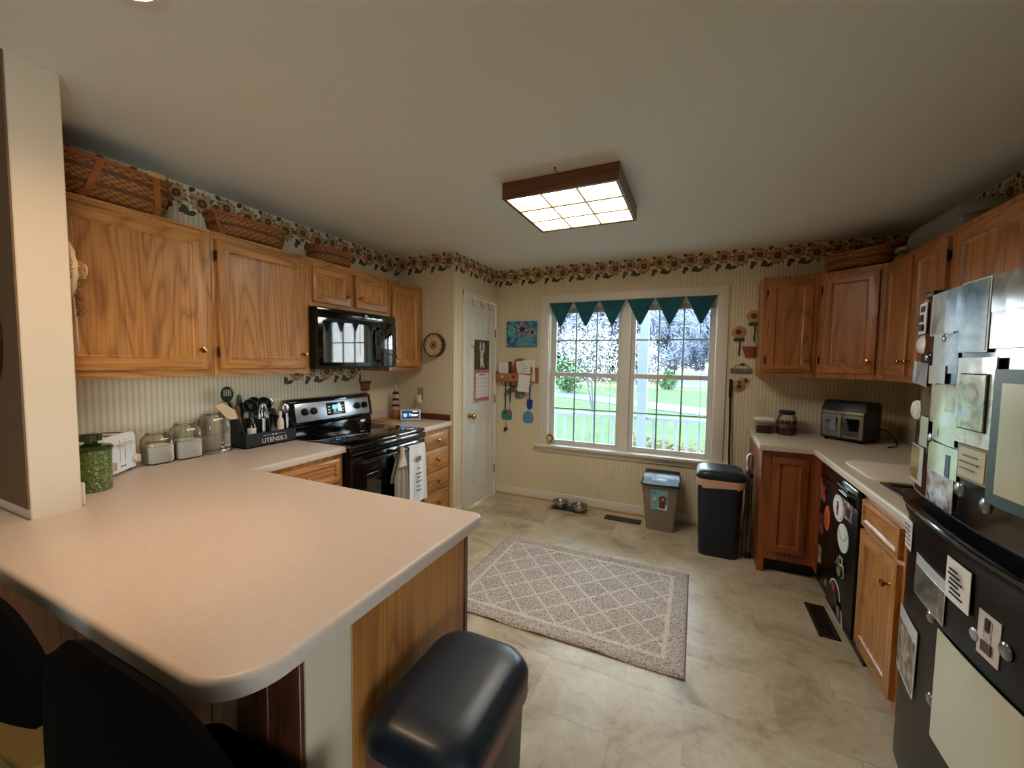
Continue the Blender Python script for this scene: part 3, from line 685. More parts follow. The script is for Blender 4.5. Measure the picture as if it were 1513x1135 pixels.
# ------------------------------------------------------------------ range
def range_():
    y0, y1 = 1.868, 2.632; xf = -1.985
    t = thing('electric_range', 'black freestanding electric range with glass cooktop and shiny backguard', 'stove', (-2.3, 2.25, 0))
    B(blackp).box(XL + .02, xf - .03, y0, y1, .03, .895, .004).build('body', t)
    ctp = B(blackglass).box(XL + .08, xf + .005, y0 - .002, y1 + .002, .895, .919, .006).build('cooktop', t)
    e = B(P('burner_ring', S(44, 44, 48), .3))
    for bx, by, r_ in ((-2.2, 2.06, .10), (-2.2, 2.45, .08), (-2.46, 2.06, .08), (-2.46, 2.45, .095)):
        for rr_ in (r_, r_ * .6): e.loft([[(bx + math.cos(2 * PI * i / 40) * q, by + math.sin(2 * PI * i / 40) * q, .9195) for i in range(40)] for q in (rr_, rr_ - .003)], cap=False)
    e.build('burner_marks', ctp)
    B(blackg).box(xf - .03, xf + .012, y0, y1, .845, .893, .006).build('front_rail', t)
    dr = B(blackg).box(xf - .03, xf + .008, y0 + .004, y1 - .004, .225, .838, .006).build('oven_door', t)
    B(blackglass).box(xf + .008, xf + .0095, y0 + .13, y1 - .13, .34, .70, .001, 1).build('window', dr)
    hd = B(blackg).tube([(xf + .005, y0 + .05, .80), (xf + .045, y0 + .055, .805), (xf + .055, y0 + .12, .806), (xf + .055, y1 - .12, .806), (xf + .045, y1 - .055, .805), (xf + .005, y1 - .05, .80)], .013, 12)
    hd.build('handle', dr)
    B(blackg).box(xf - .03, xf + .008, y0 + .004, y1 - .004, .05, .215, .006).build('drawer', t)
    for yy in (y0 + .05, y1 - .05):
        for xx in (-2.55, -2.08): B(blackp).cyl((xx, yy, 0), (xx, yy, .035), .02, n=12).build('foot', t)
    # backguard: sloped lower apron and control panel leaning back
    yy0, yy1 = y0 + .06, y1 + .0
    bg = B(blackg).prism([(XL + .022, y0, .915), (XL + .105, y0, .915), (XL + .098, y0, .985), (XL + .118, y0, 1.0), (XL + .09, y0, 1.165), (XL + .06, y0, 1.178), (XL + .022, y0, 1.178)], (0, y1 - y0, 0), .006, 2).build('backguard', t)
    up = V((-.028, 0, .165)).normalized(); n = V((.165, 0, .028)).normalized()
    def bt(y, z_): return wallT(V((XL + .118, y, 1.0)) + up * z_ + n * .0012, (0, 1, 0), n, up)
    pn = MB().m(silverp).at(bt(2.25, .083)); pn.box(-.345, .345, -.068, .066, 0, .004, .003); pn.build('control_panel', bg)
    for q in (-.275, -.2, .215, .29):
        k = MB().m(blackp).at(bt(2.25 + q, .085)); k.lathe([(.027, .004), (.027, .012), (.022, .022), (.02, .028)], (0, 0, 0), 18).box(-.005, .005, -.022, .022, .024, .04, .003).m(P('knob_tick', S(200, 190, 170), .4)).box(-.0012, .0012, .004, .02, .04, .0405)
        k.build('knob', bg)
    dsp = MB().m(blackglass).at(bt(2.25, .083)); dsp.box(-.085, .09, -.045, .05, .004, .007, .002).m(P('display_print', S(210, 216, 220), .4))
    for i in range(3): dsp.box(-.075, -.05, -.03 + i * .022, -.018 + i * .022, .007, .0074).box(.05, .075, -.03 + i * .022, -.018 + i * .022, .007, .0074)
    dsp.box(-.03, .03, -.035, -.027, .007, .0074).m(emis('clock_digits', (.05, .45, .9, 1), 1.2)).box(-.032, -.014, 0, .03, .007, .0075).box(-.01, .008, 0, .03, .007, .0075).box(.013, .03, 0, .03, .007, .0075)
    dsp.build('display', bg)
    lg = MB().m(P('badge_silver', S(205, 210, 214), .25, .6)).at(wallT((XL + .104, 2.53, .952), (0, 1, 0), (1, 0, .1), (-.1, 0, 1))); lg.prism([(math.cos(2 * PI * i / 24) * .028, math.sin(2 * PI * i / 24) * .011, 0) for i in range(24)], (0, 0, .002)).m(inkg).box(-.018, .018, -.002, .002, .002, .0024)
    lg.build('badge', bg)
range_()
# towels on the oven handle
def towel(name, label, y, w, z0, mat, fold, gathered):
    t = thing(name, label, 'towel', (-1.93, y, z0))
    xh, zh = -1.93, .806; rr = random.Random(int(y * 100)); N = 22
    def prof(front):
        secs = []
        zs = [zh + .0145 - i * (zh + .0145 - z0) / 16 for i in range(17)]
        for i, z in enumerate(zs):
            k = i / 16; row = []
            for j in range(N + 1):
                s_ = j / N - .5
                ww = w * (.25 + .75 * min(1, max(0, (k - .12) / .35))) if gathered else w * (1 + .06 * k)
                wave = math.sin(s_ * fold * 2 * PI + k * 1.3) * .010 * min(1, .25 + k * 1.3)
                row.append((xh + (.018 if front else -.017) + wave * .6 + (.006 * k if front else 0), y + s_ * ww + .012 * k * math.sin(s_ * 5), z))
            secs.append(row)
        return secs
    F = prof(True); Bk = prof(False)[:10]
    mb = B(mat); grid = [list(r_) for r_ in reversed(Bk)] + [[(xh, p[1], zh + .020) for p in F[0]]] + F
    tb = bmesh.new(); rows = [[tb.verts.new(p) for p in r_] for r_ in grid]
    for a, b_ in zip(rows, rows[1:]):
        for i in range(N): tb.faces.new((a[i], a[i + 1], b_[i + 1], b_[i]))
    bmesh.ops.recalc_face_normals(tb, faces=tb.faces); g = bmesh.ops.solidify(tb, geom=list(tb.faces), thickness=.0025); mb.add(tb)
    mb.build('cloth', t); return t, F
t, F = towel('tea_towel', 'white printed tea towel hanging from the oven handle', 2.45, .19, .38, P('white_towel', S(232, 232, 234), .9, bmp=.3, bs=400), 2, False)
pb = B(inkg)
for k, zz, w_ in ((0, .70, .05), (1, .64, .03), (2, .60, .06), (3, .57, .05), (4, .54, .065), (5, .50, .04), (6, .47, .055)):
    pb.box(-1.9015 - .0005 + .002, -1.8985 + .002, 2.45 - w_ / 2, 2.45 + w_ / 2, zz, zz + (.035 if k == 0 else .008))
pb.build('printed_lettering', t, smooth=False)
t, F = towel('hand_towel', 'grey hand towel with crocheted top buttoned on the oven handle', 2.27, .14, .40, P('grey_towel', S(150, 142, 128), .95, bmp=.5, bs=300), 3, True)
B(P('crochet_top', S(206, 196, 178), .95, bmp=1, bs=160)).loft([rrect(-1.905, 2.27, .012, w_, .01, z) for w_, z in ((.016, .835), (.018, .80), (.02, .77), (.03, .74), (.044, .70))]).build('crocheted_top', t)

# ------------------------------------------------------------------ microwave
def microwave():
    y0, y1, z0, z1, xf = 1.872, 2.628, 1.405, 1.815, -2.268
    t = thing('microwave', 'black over-the-range microwave with mirror-dark door', 'microwave', (-2.4, 2.25, z0))
    B(blackp).box(XL + .001, xf - .022, y0, y1, z0, z1, .004).build('body', t)
    B(blackg).box(xf - .022, xf, y0, y1, z1 - .062, z1, .006).build('vent_band', t)
    dr = B(blackg).box(xf - .022, xf + .002, y0, y1 - .165, z0 + .01, z1 - .066, .006).build('door', t)
    B(blackglass).box(xf + .002, xf + .0035, y0 + .04, y1 - .235, z0 + .04, z1 - .09, .001, 1).build('window', dr)
    B(blackg).tube([(xf, y1 - .205, z0 + .045), (xf + .04, y1 - .205, z0 + .06), (xf + .048, y1 - .205, z0 + .13), (xf + .048, y1 - .205, z0 + .22), (xf + .04, y1 - .205, z0 + .29), (xf, y1 - .205, z0 + .305)], .0125, 12).build('handle', dr)
    B(blackglass).box(xf - .022, xf + .003, y1 - .16, y1, z0 + .01, z1 - .066, .004).build('control_panel', t)
    b = MB().m(P('badge_white', S(214, 214, 210), .35)).at(wallT((xf + .0005, 2.30, z1 - .03), (0, 1, 0), (1, 0, 0))); b.lathe([(.016, 0), (.016, .002), (.013, .0025)], (0, 0, 0), 20).m(inkg).lathe([(.010, .0025), (.010, .003)], (0, 0, 0), 16)
    b.build('badge', t)
    B(P('vent_grille', S(30, 30, 32), .6)).box(-2.60, xf - .04, y0 + .05, y1 - .05, z0 - .006, z0 + .001).build('grease_filter', t)
microwave()

# ------------------------------------------------------------------ dishwasher
def dishwasher():
    y0, y1, xf = 2.432, 3.056, .742
    t = thing('dishwasher', 'black dishwasher covered in round and cut-out magnets', 'dishwasher', (xf, 2.74, 0))
    B(blackp).box(xf + .015, XR - .1, y0, y1, .1, .862).build('body', t)
    B(blackg).box(xf - .012, xf + .015, y0, y1, .765, .862, .008).box(xf - .02, xf - .01, y0 + .12, y1 - .12, .78, .80, .004).build('control_panel', t)
    l = B(P('panel_print', S(150, 150, 150), .5))
    for i in range(6): l.box(xf - .0126, xf - .0119, y0 + .14 + i * .028, y0 + .156 + i * .028, .815, .825)
    l.build('buttons', t)
    B(blackf).box(xf - .006, xf + .015, y0, y1, .115, .76, .006).build('door', t)
    B(blackp).box(xf + .05, xf + .07, y0, y1, 0, .11).build('toe_kick', t)
    return xf - .006
DWX = dishwasher()
def dm(name, label, cat, layers, grp='magnets on the dishwasher'):
    mb = MB(); x = DWX - .0003
    for mat, pts, th in layers: mb.m(mat).prism([(x, y, z) for y, z in pts], (-th, 0, 0)); x -= th - .0002
    ys = [p[0] for p in layers[0][1]]; zs = [p[1] for p in layers[0][1]]
    return tag(mb.build(name, None, (DWX, sum(ys) / len(ys), sum(zs) / len(zs)), smooth=False), label, cat, grp)
def E2(cy, cz, ry, rz, n=24, a0=0, a1=360): return [(cy + ry * math.cos(math.radians(a0 + (a1 - a0) * i / n)), cz + rz * math.sin(math.radians(a0 + (a1 - a0) * i / n))) for i in range(n + (a1 - a0 < 360))]
mwhite, mred, mnavy, mgreen, morange, mpale = P('magnet_white', S(228, 230, 226), .35), P('magnet_red', S(170, 48, 42), .4), P('magnet_navy', S(34, 38, 62), .4), P('magnet_green', S(110, 140, 92), .45), P('magnet_orange', S(214, 104, 56), .4), P('magnet_pale', S(206, 222, 206), .4)
photo1 = prnt('portrait_photo', [S(70, 40, 44), S(150, 140, 150), S(120, 60, 60), S(200, 196, 204)], 26, .25)
photo2 = prnt('dark_snapshot', [S(40, 22, 20), S(92, 60, 52), S(130, 110, 104)], 20, .25, 3)
dm('round_magnet', 'round white magnet with a small red figure on the dishwasher', 'magnet', [(mwhite, E2(2.71, .687, .088, .07), .002), (inkg, E2(2.71, .687, .078, .061), .001), (mwhite, E2(2.71, .687, .075, .059), .001), (mred, [(2.70, .65), (2.72, .645), (2.735, .68), (2.72, .70), (2.735, .72), (2.705, .728), (2.69, .705), (2.70, .685)], .001), (mnavy, E2(2.716, .69, .012, .012, 10), .001)])
dm('photo_magnet', 'rectangular portrait photo at the top right corner of the dishwasher', 'photo', [(photo1, [(2.495, .675), (2.62, .667), (2.62, .78), (2.495, .795)], .002), (P('photo_face', S(196, 150, 130), .5), E2(2.557, .757, .014, .016, 14), .0008), (mnavy, [(2.525, .69), (2.59, .69), (2.58, .735), (2.535, .737)], .0008)])
dm('baseball_magnet', 'large white baseball magnet with curved stitching', 'magnet', [(mpale, E2(2.607, .558, .082, .074), .004), (P('stitch_red', S(170, 140, 128), .5), E2(2.607, .60, .062, .055, 18, 190, 350) + E2(2.607, .60, .055, .049, 18, 350, 190)[::1], .001), (mwhite, E2(2.607, .595, .05, .038), .001)])
toes = ((2.648, .408, .017, .017), (2.625, .438, .015, .019), (2.592, .440, .015, .019), (2.567, .412, .017, .017))
dm('paw_magnet', 'white-edged green paw-shaped magnet below the baseball', 'magnet', [(mwhite, E2(2.607, .378, .044, .036), .002)] + [(mwhite, E2(*q), .002) for q in toes] + [(inkb, E2(2.607, .378, .037, .030), .001)] + [(inkb, E2(q[0], q[1], q[2] * .72, q[3] * .75), .001) for q in toes] + [(mgreen, E2(2.607, .378, .030, .024), .001)] + [(mgreen, E2(q[0], q[1], q[2] * .5, q[3] * .52), .001) for q in toes])
hel = E2(2.69, .215, .088, .075, 20, 10, 215) + [(2.60, .13), (2.565, .10), (2.545, .105), (2.57, .18)]
dm('helmet_magnet', 'white-outlined navy helmet-shaped magnet low on the dishwasher', 'magnet', [(mwhite, hel, .002), (mnavy, [(2.672 + (y - 2.672) * .9, .195 + (z - .195) * .9) for y, z in hel], .001), (mred, E2(2.71, .245, .03, .022, 12), .001), (P('mask_grey', S(130, 134, 150), .4), [(2.60, .19), (2.64, .17), (2.615, .13), (2.585, .12)], .001)])
dm('oval_magnet', 'bright orange oval magnet on the dishwasher', 'magnet', [(morange, E2(2.893, .565, .05, .073), .003), (P('magnet_orange_dark', S(170, 72, 36), .4), E2(2.90, .55, .02, .045), .001)])
dm('ribbon_magnet', 'pink and red cut-out magnet at the top left of the dishwasher', 'magnet', [(P('magnet_pink', S(176, 96, 92), .4), [(3.04, .63), (3.0, .655), (2.97, .63), (2.95, .66), (2.98, .70), (2.955, .74), (3.0, .72), (3.045, .755)], .002), (mred, E2(3.0, .69, .02, .03, 12), .001)])
dm('photo_magnet', 'dark tilted snapshot magnet left of the orange oval', 'photo', [(photo2, [(3.04, .42), (2.96, .44), (2.955, .56), (3.035, .55)], .002)])
dm('photo_magnet', 'pale snapshot magnet at the lower left edge of the dishwasher', 'photo', [(prnt('pale_snapshot', [S(80, 60, 56), S(140, 130, 134), S(190, 186, 190)], 24, .3, 5), [(3.035, .235), (2.97, .25), (2.965, .34), (3.03, .35)], .002)])
dm('button_magnet', 'small beige button magnet above the floor register', 'magnet', [(P('button_beige', S(150, 128, 100), .4), E2(2.853, .19, .02, .018), .003)])

# ------------------------------------------------------------------ refrigerator
FY0, FY1 = 1.02, 1.862
def fs(y):
    t_ = (y - 1.43) / .43
    return .66 + .04 * min(1.0, t_ * t_)
def fridge():
    t = thing('refrigerator', 'black top-freezer refrigerator covered with photos, magnets and papers', 'refrigerator', (1.0, 1.44, 0))
    B(blackf).box(.745, XR - .03, FY0 + .004, FY1 - .004, .02, 1.705, .006).build('body', t)
    def dpoly(z, out=0.0, r=.028):
        pts = []
        for i in range(25):
            y = FY1 + (FY0 - FY1) * i / 24
            e = min(y - FY0, FY1 - y)
            rd = r - math.sqrt(max(0, r * r - (r - e) ** 2)) if e < r else 0
            pts.append((fs(y) - out + rd, y, z))
        return pts + [(.74, FY0, z), (.74, FY1, z)]
    fz = B(blackfz).loft([dpoly(1.042, -.012), dpoly(1.05, -.004), dpoly(1.06), dpoly(1.685), dpoly(1.698, -.004), dpoly(1.703, -.014)]).build('freezer_door', t)
    lo = B(blackf).loft([dpoly(.07, -.01), dpoly(.085), dpoly(.90), dpoly(.955, .002), dpoly(.975, .010), dpoly(.995, .014), dpoly(1.004, .010), dpoly(1.009, .0), dpoly(1.01, -.02)]).build('fridge_door', t)
    gl = B(blackg).tube([(fs(y) - .012, y, 1.003) for y in [FY1 - .012 - i * (FY1 - FY0 - .024) / 20 for i in range(21)]], .006, 10); gl.build('handle', lo)
    B(blackp).box(.70, .76, FY1 - .07, FY1 - .01, 1.703, 1.722, .004).box(.745, 1.0, FY0 + .02, FY1 - .02, 1.703, 1.712).build('hinge_cover', t)
    B(blackp).box(.74, .76, FY0 + .02, FY1 - .02, .02, .07).build('toe_grille', t)
fridge()
LAY = [0]
def fq(mb, mat, pts, off, th, n=6):      # four-cornered sheet following the door curve: pts = tl, tr, br, bl as (y, z)
    tl, tr, br, bl = pts; A = []; Bk = []
    secs = []
    for i in range(n + 1):
        k = i / n
        ty, tz = tl[0] + (tr[0] - tl[0]) * k, tl[1] + (tr[1] - tl[1]) * k
        by, bz = bl[0] + (br[0] - bl[0]) * k, bl[1] + (br[1] - bl[1]) * k
        secs.append([(fs(ty) - off, ty, tz), (fs(by) - off, by, bz), (fs(by) - off - th, by, bz), (fs(ty) - off - th, ty, tz)])
    mb.m(mat).loft(secs)
def fp(name, label, cat, ya, yb, za, zb, layers, tilt=0, grp='papers and photos on the refrigerator', lift=0, th=.0016):
    """ya > yb; layers: (material, inset_y0, inset_y1, inset_z0, inset_z1) fractions from the (camera) left, right, bottom, top"""
    LAY[0] += 1; off = .0006 + lift + .0018 * (LAY[0] % 3)
    cy, cz = (ya + yb) / 2, (za + zb) / 2; ca, sa = math.cos(tilt), math.sin(tilt)
    def q(y, z): return (cy + (y - cy) * ca - (z - cz) * sa, cz + (y - cy) * sa + (z - cz) * ca)
    root = None
    for i, (mat, l, r_, b_, t_, *nm) in enumerate(layers):
        A, C = ya + (yb - ya) * l, ya + (yb - ya) * (1 - r_); D, Fz = za + (zb - za) * b_, zb - (zb - za) * t_
        mb = MB(); fq(mb, mat, [q(A, Fz), q(C, Fz), q(C, D), q(A, D)], off + i * (th * .7), th)
        if root is None:
            root = mb.build(name, None, (fs(cy) - off, cy, cz), smooth=False); tag(root, label, cat, grp)
        else: mb.build(nm[0] if nm else 'picture', root, smooth=False)
    return root
gl_ = dict(rough=.14, coat=1.0)
sheetw = P('glossy_card_white', S(214, 220, 222), .16, coat=.6)
sheetb = prnt('glossy_blue_sheet', [S(124, 156, 180), S(176, 200, 216), S(206, 224, 234)], 14, **gl_)
clipm = prnt('blue_grey_photo', [S(98, 122, 144), S(138, 162, 182), S(180, 200, 212)], 22, detail=5, **gl_)
calm = prnt('grey_calendar_photo', [S(84, 90, 90), S(126, 130, 126), S(166, 164, 150)], 18, detail=5, **gl_)
greenm = prnt('pale_green_card', [S(166, 198, 164), S(210, 228, 196), S(226, 236, 220)], 12, **gl_)
yellm = prnt('swirled_gold_card', [S(96, 92, 62), S(176, 160, 96), S(206, 204, 170)], 60, seed=2, dist=2.5, **gl_)
framem = prnt('etched_silver_frame', [S(166, 176, 166), S(218, 224, 212), S(232, 236, 226)], 40, seed=4, **gl_)
swirl = prnt('swirl_print', [S(66, 80, 76), S(150, 170, 150), S(206, 214, 196), S(180, 190, 178)], 14, seed=7, dist=3.0, **gl_)
landm = prnt('landscape_photo', [S(96, 92, 88), S(126, 122, 116), S(142, 146, 146)], 20, **gl_)
peoplem = prnt('group_photo', [S(74, 40, 42), S(130, 120, 128), S(196, 200, 208), S(226, 230, 232)], 22, seed=3, **gl_)
snapm = prnt('snapshot_print', [S(40, 26, 24), S(110, 84, 76), S(196, 190, 184), S(90, 120, 136)], 22, seed=9, **gl_)
vint = prnt('pale_figure_photo', [S(206, 192, 186), S(220, 208, 200), S(230, 222, 216)], 16, seed=1, **gl_)
boardm = P('whiteboard_cream', S(206, 206, 182), .22, coat=.3, var=.04, vs=5)
boardf = P('board_frame_teal', S(70, 94, 98), .35)
darkpic = prnt('red_tinted_photo', [S(70, 60, 66), S(120, 100, 100), S(150, 150, 156)], 30, seed=6, **gl_)
fp('magnet_sign', 'small white sign magnet with black symbols at fridge upper left edge', 'magnet', 1.855, 1.775, 1.58, 1.683, [(mwhite, 0, 0, 0, 0), (inkb, .25, .2, .72, .1, 'symbol'), (inkb, .2, .35, .40, .38, 'symbol'), (inkb, .3, .2, .1, .70, 'symbol')], th=.003)
fp('photo_card', 'square bluish photo pinned under the round black magnet', 'photo', 1.875, 1.725, 1.41, 1.485, [(sheetb, 0, 0, 0, 0)], .07)
fp('paper_sheet', 'blue-grey glossy sheet at the freezer top, nearer the cabinets', 'paper', 1.728, 1.53, 1.572, 1.697, [(sheetw, -.06, .2, -.04, 0), (sheetb, .02, 0, 0, 0)])
fp('poster', 'tall blue-grey photo panel reaching the freezer top', 'photo', 1.525, 1.398, 1.51, 1.698, [(P('panel_edge', S(206, 216, 222), .2), 0, 0, 0, 0), (clipm, .02, .05, .02, .02)], lift=.004)
fp('wall_calendar', 'glossy calendar sheet at the freezer top right by frame edge', 'calendar', 1.396, 1.10, 1.518, 1.697, [(sheetw, 0, 0, 0, 0), (calm, 0, 0, .5, 0)])
fp('paper_strip', 'narrow white paper strip below the blue-grey sheet', 'paper', 1.70, 1.626, 1.472, 1.57, [(P('strip_paper', S(196, 208, 212), .3, coat=.3), 0, 0, 0, 0)])
fp('photo_card', 'dark reddish photo between the paper strip and the tall panel', 'photo', 1.622, 1.53, 1.452, 1.566, [(darkpic, 0, 0, 0, 0)])
fp('note_card', 'pair of white note cards below the paper strip', 'paper', 1.71, 1.59, 1.418, 1.474, [(sheetw, 0, .5, 0, 0), (P('card_blue_white', S(190, 206, 216), .2, coat=.4), .5, 0, .05, 0)])
fp('photo_card', 'green card in a pale mount at the middle of the freezer door', 'card', 1.69, 1.518, 1.30, 1.418, [(framem, 0, 0, 0, 0), (greenm, .18, .05, .0, .14), (yellm, .62, 0, .35, 0)])
fp('photo_card', 'pale green strip card just under the green mounted card', 'card', 1.655, 1.515, 1.248, 1.303, [(greenm, 0, 0, 0, 0), (sheetb, .12, .7, .2, .3)], .03)
fp('picture_frame', 'large etched silver frame with swirling print on the freezer', 'picture frame', 1.508, 1.353, 1.27, 1.496, [(framem, 0, 0, 0, 0), (inkb, .15, .12, .17, .18, 'mat_edge'), (swirl, .17, .14, .185, .195)], lift=.003, th=.004)
fp('certificate', 'small cream certificate card with lines of script in brown mount', 'card', 1.492, 1.354, 1.174, 1.266, [(P('mount_brown', S(150, 132, 118), .5), 0, 0, 0, 0), (P('certificate_paper', S(206, 204, 176), .5), .05, .16, .08, .08), (P('script_line', S(130, 128, 106), .6), .2, .35, .68, .27, 'script'), (bpy.data.materials['script_line'], .14, .3, .5, .46, 'script'), (bpy.data.materials['script_line'], .2, .38, .32, .64, 'script')], th=.003)
fp('memo_board', 'large memo board with rounded dark teal frame at freezer right', 'board', 1.356, 1.09, 1.145, 1.468, [(boardf, 0, 0, 0, 0), (boardm, .13, .13, .09, .10, 'writing_surface')], lift=.003, th=.006)
fp('note_card', 'small mint card pinned by a silver magnet at freezer left', 'paper', 1.755, 1.685, 1.215, 1.31, [(P('mint_card', S(186, 212, 200), .2, coat=.5), 0, 0, 0, 0)])
fp('photo_card', 'gold swirled card at the lower left corner of the freezer door', 'card', 1.852, 1.72, 1.08, 1.207, [(sheetw, 0, 0, 0, 0), (yellm, .05, .3, .1, .04)])
fp('photo_card', 'green outdoor photo with a blue cone shape on the freezer', 'photo', 1.674, 1.493, 1.155, 1.243, [(greenm, 0, 0, 0, 0), (P('cone_blue', S(52, 84, 116), .3), .66, .2, .0, .25)])
fp('photo_card', 'group photo hanging at the bottom of the freezer door', 'photo', 1.665, 1.50, 1.062, 1.156, [(peoplem, 0, 0, 0, 0)], -.02)
fp('label_tag', 'white printed label hanging over the lower door handle end', 'tag', 1.835, 1.762, .845, .945, [(white, 0, 0, 0, 0)] + [(inkg, .15, .15, .15 + .16 * i, .80 - .16 * i, 'print') for i in range(5)], lift=.003)
fp('photo_card', 'grey landscape photo high on the lower fridge door', 'photo', 1.706, 1.502, .738, .868, [(sheetw, 0, 0, 0, 0), (landm, 0, .02, .03, .25)])
fp('note_card', 'white note with black handwritten script on the lower fridge door', 'paper', 1.50, 1.391, .834, .947, [(papr, 0, 0, 0, 0)] + [(inkb, .2 + .05 * (i % 2), .25 + .08 * (i % 3), .16 + .12 * i, .79 - .12 * i, 'script') for i in range(6)])
fp('photo_card', 'narrow pale photo of a dark figure between two round magnets', 'photo', 1.36, 1.287, .767, .877, [(vint, 0, 0, 0, 0), (snapm, .3, .35, .4, .12), (inkb, .38, .42, .62, .1, 'figure'), (P('figure_brown', S(96, 66, 54), .5), .25, .3, .14, .62, 'figure')])
fp('photo_card', 'tall snapshot with white margin at the lower left of the fridge', 'photo', 1.84, 1.655, .40, .628, [(sheetw, 0, 0, 0, 0), (snapm, .04, .06, .05, .2)], .03)
fp('dry_erase_sheet', 'large cream dry-erase sheet low on the fridge door', 'board', 1.519, 1.05, .40, .722, [(boardm, 0, 0, 0, 0)], .0, th=.003)
def fm(name, label, y, z, ry, rz, mat, d=.0065, extra=None):
    mb = B(mat).ball((fs(y) - .001, y, z), (d, ry, rz), 18, 10)
    if extra: mb.m(extra).ball((fs(y) - d * .62, y, z), (d * .5, ry * .6, rz * .6), 14, 8)
    return tag(mb.build(name, None, (fs(y), y, z)), label, 'magnet', 'knob magnets on the refrigerator')
pebble = P('glass_pebble', S(120, 128, 128), .08, .6, coat=1)
fm('teardrop_magnet', 'pinkish teardrop magnet below the small sign on the fridge edge', 1.815, 1.545, .045, .031, P('teardrop_pink', S(196, 168, 156), .3), .004)
fm('round_magnet', 'round black magnet on the fridge edge over a square photo', 1.734, 1.501, .026, .017, blackg, .01)
fm('ornate_magnet', 'ornate white magnet with mottled tone on the freezer left edge', 1.82, 1.322, .045, .034, P('ornate_white', S(196, 190, 180), .45, bmp=1, bs=90, var=.3, vs=60), .006)  # off-white, mottled at random
fm('glass_magnet', 'clear glass pebble magnet holding the mint card', 1.668, 1.249, .022, .016, pebble)
fm('glass_magnet', 'silver pebble magnet beside the reddish photo', 1.617, 1.555, .016, .014, pebble)
fm('glass_magnet', 'oval silver pebble magnet under the brown mounted certificate', 1.481, 1.14, .024, .020, pebble)
fm('glass_magnet', 'oval silver-green pebble magnet near the teal framed memo board', 1.373, 1.129, .022, .020, pebble, extra=greenm)
fm('button_magnet', 'small pale button magnet at the very top left of the freezer', 1.80, 1.685, .016, .010, bpy.data.materials['button_beige'], .005)
fm('glass_magnet', 'small silver pebble magnet under the grey landscape photo', 1.58, .722, .022, .017, pebble)
fm('button_magnet', 'round violet-centred button magnet left of the narrow pale photo', 1.372, .80, .018, .016, P('button_silver', S(190, 186, 196), .2, .4), .006, P('button_violet', S(108, 92, 150), .3))
fm('glass_magnet', 'oval silver pebble magnet right of the narrow pale photo', 1.272, .825, .022, .02, pebble)
fm('glass_magnet', 'silver pebble magnet at the left edge of the dry-erase sheet', 1.545, .49, .022, .018, pebble)

# ------------------------------------------------------------------ ceiling light, hook, downlight
def ceiling_light():
    x0, x1, y0, y1, zb = -1.0, -.372, 2.018, 2.642, 2.352
    t = thing('ceiling_light', 'square wood-framed ceiling light with nine glowing panes', 'ceiling light', ((x0 + x1) / 2, (y0 + y1) / 2, CH))
    wmat = walnuty
    B(wmat).box(x0, x1, y0, y0 + .02, zb, CH, .002, 1).box(x0, x1, y1 - .02, y1, zb, CH, .002, 1).box(x0, x0 + .02, y0 + .02, y1 - .02, zb, CH, .002, 1).box(x1 - .02, x1, y0 + .02, y1 - .02, zb, CH, .002, 1).build('frame', t)
    m, nt, b = new('glowing_diffuser')
    v = noise(nt, coord(nt, 'Object'), 3.5, 1)
    b.inputs['Base Color'].default_value = (.8, .78, .7, 1)
    b.inputs['Emission Color'].default_value = (1, .94, .84, 1)
    nt.links.new(math_(nt, 'MULTIPLY_ADD', v, LP, LP * .5), b.inputs['Emission Strength'])
    B(m).box(x0 + .02, x1 - .02, y0 + .02, y1 - .02, zb + .012, zb + .016).build('diffuser', t)
    g = B(P('divider_lit_tan', S(232, 196, 132), .5)); w = (x1 - x0 - .04); h = (y1 - y0 - .04)  # pale tan colour stands in for glow the panes cast on dividers
    for k in (1, 2):
        g.box(x0 + .02 + w * k / 3 - .006, x0 + .02 + w * k / 3 + .006, y0 + .02, y1 - .02, zb + .002, zb + .012)
        g.box(x0 + .02, x1 - .02, y0 + .02 + h * k / 3 - .012, y0 + .02 + h * k / 3 + .012, zb + .001, zb + .012)
    g.box(x0 + .02, x1 - .02, y0 + .02, y0 + .026, zb + .002, zb + .012).box(x0 + .02, x1 - .02, y1 - .03, y1 - .02, zb + .002, zb + .012)
    g.build('divider', t)
LP = 7.4
ceiling_light()
tag(B(blackp).cyl((-.68, 1.965, CH - .004), (-.68, 1.965, CH), .007, n=10).tube([(-.68, 1.965, CH - .003), (-.68, 1.965, CH - .016), (-.675, 1.965, CH - .021), (-.668, 1.965, CH - .016)], .0018, 6).build('ceiling_hook', None, (-.68, 1.965, CH)), 'tiny dark hook in the ceiling beside the square light', 'hook')
def downlight(x, y, label, watts):
    t = thing('recessed_downlight', label, 'ceiling light', (x, y, CH), 'recessed warm downlights')
    B(white).lathe([(.072, -.001), (.095, -.001), (.098, -.006), (.074, -.008), (.072, -.001)], (x, y, CH), 32).build('trim_ring', t)
    B(emis('warm_lamp_' + str(len(bpy.data.materials)), (1, .58, .26, 1), 9)).lathe([(.001, -.011), (.04, -.010), (.066, -.005), (.07, -.002)], (x, y, CH), 24).build('bulb', t)
    l = bpy.data.lights.new('downlight', 'SPOT'); l.energy = watts; l.color = (1, .68, .42); l.spot_size = math.radians(150); l.spot_blend = .9; l.shadow_soft_size = .07
    o = bpy.data.objects.new('downlight_lamp', l); COL.objects.link(o); o.location = (0, 0, -.02); o.parent = t
downlight(-1.36, .553, 'warm recessed downlight over the peninsula at the top edge', 19)

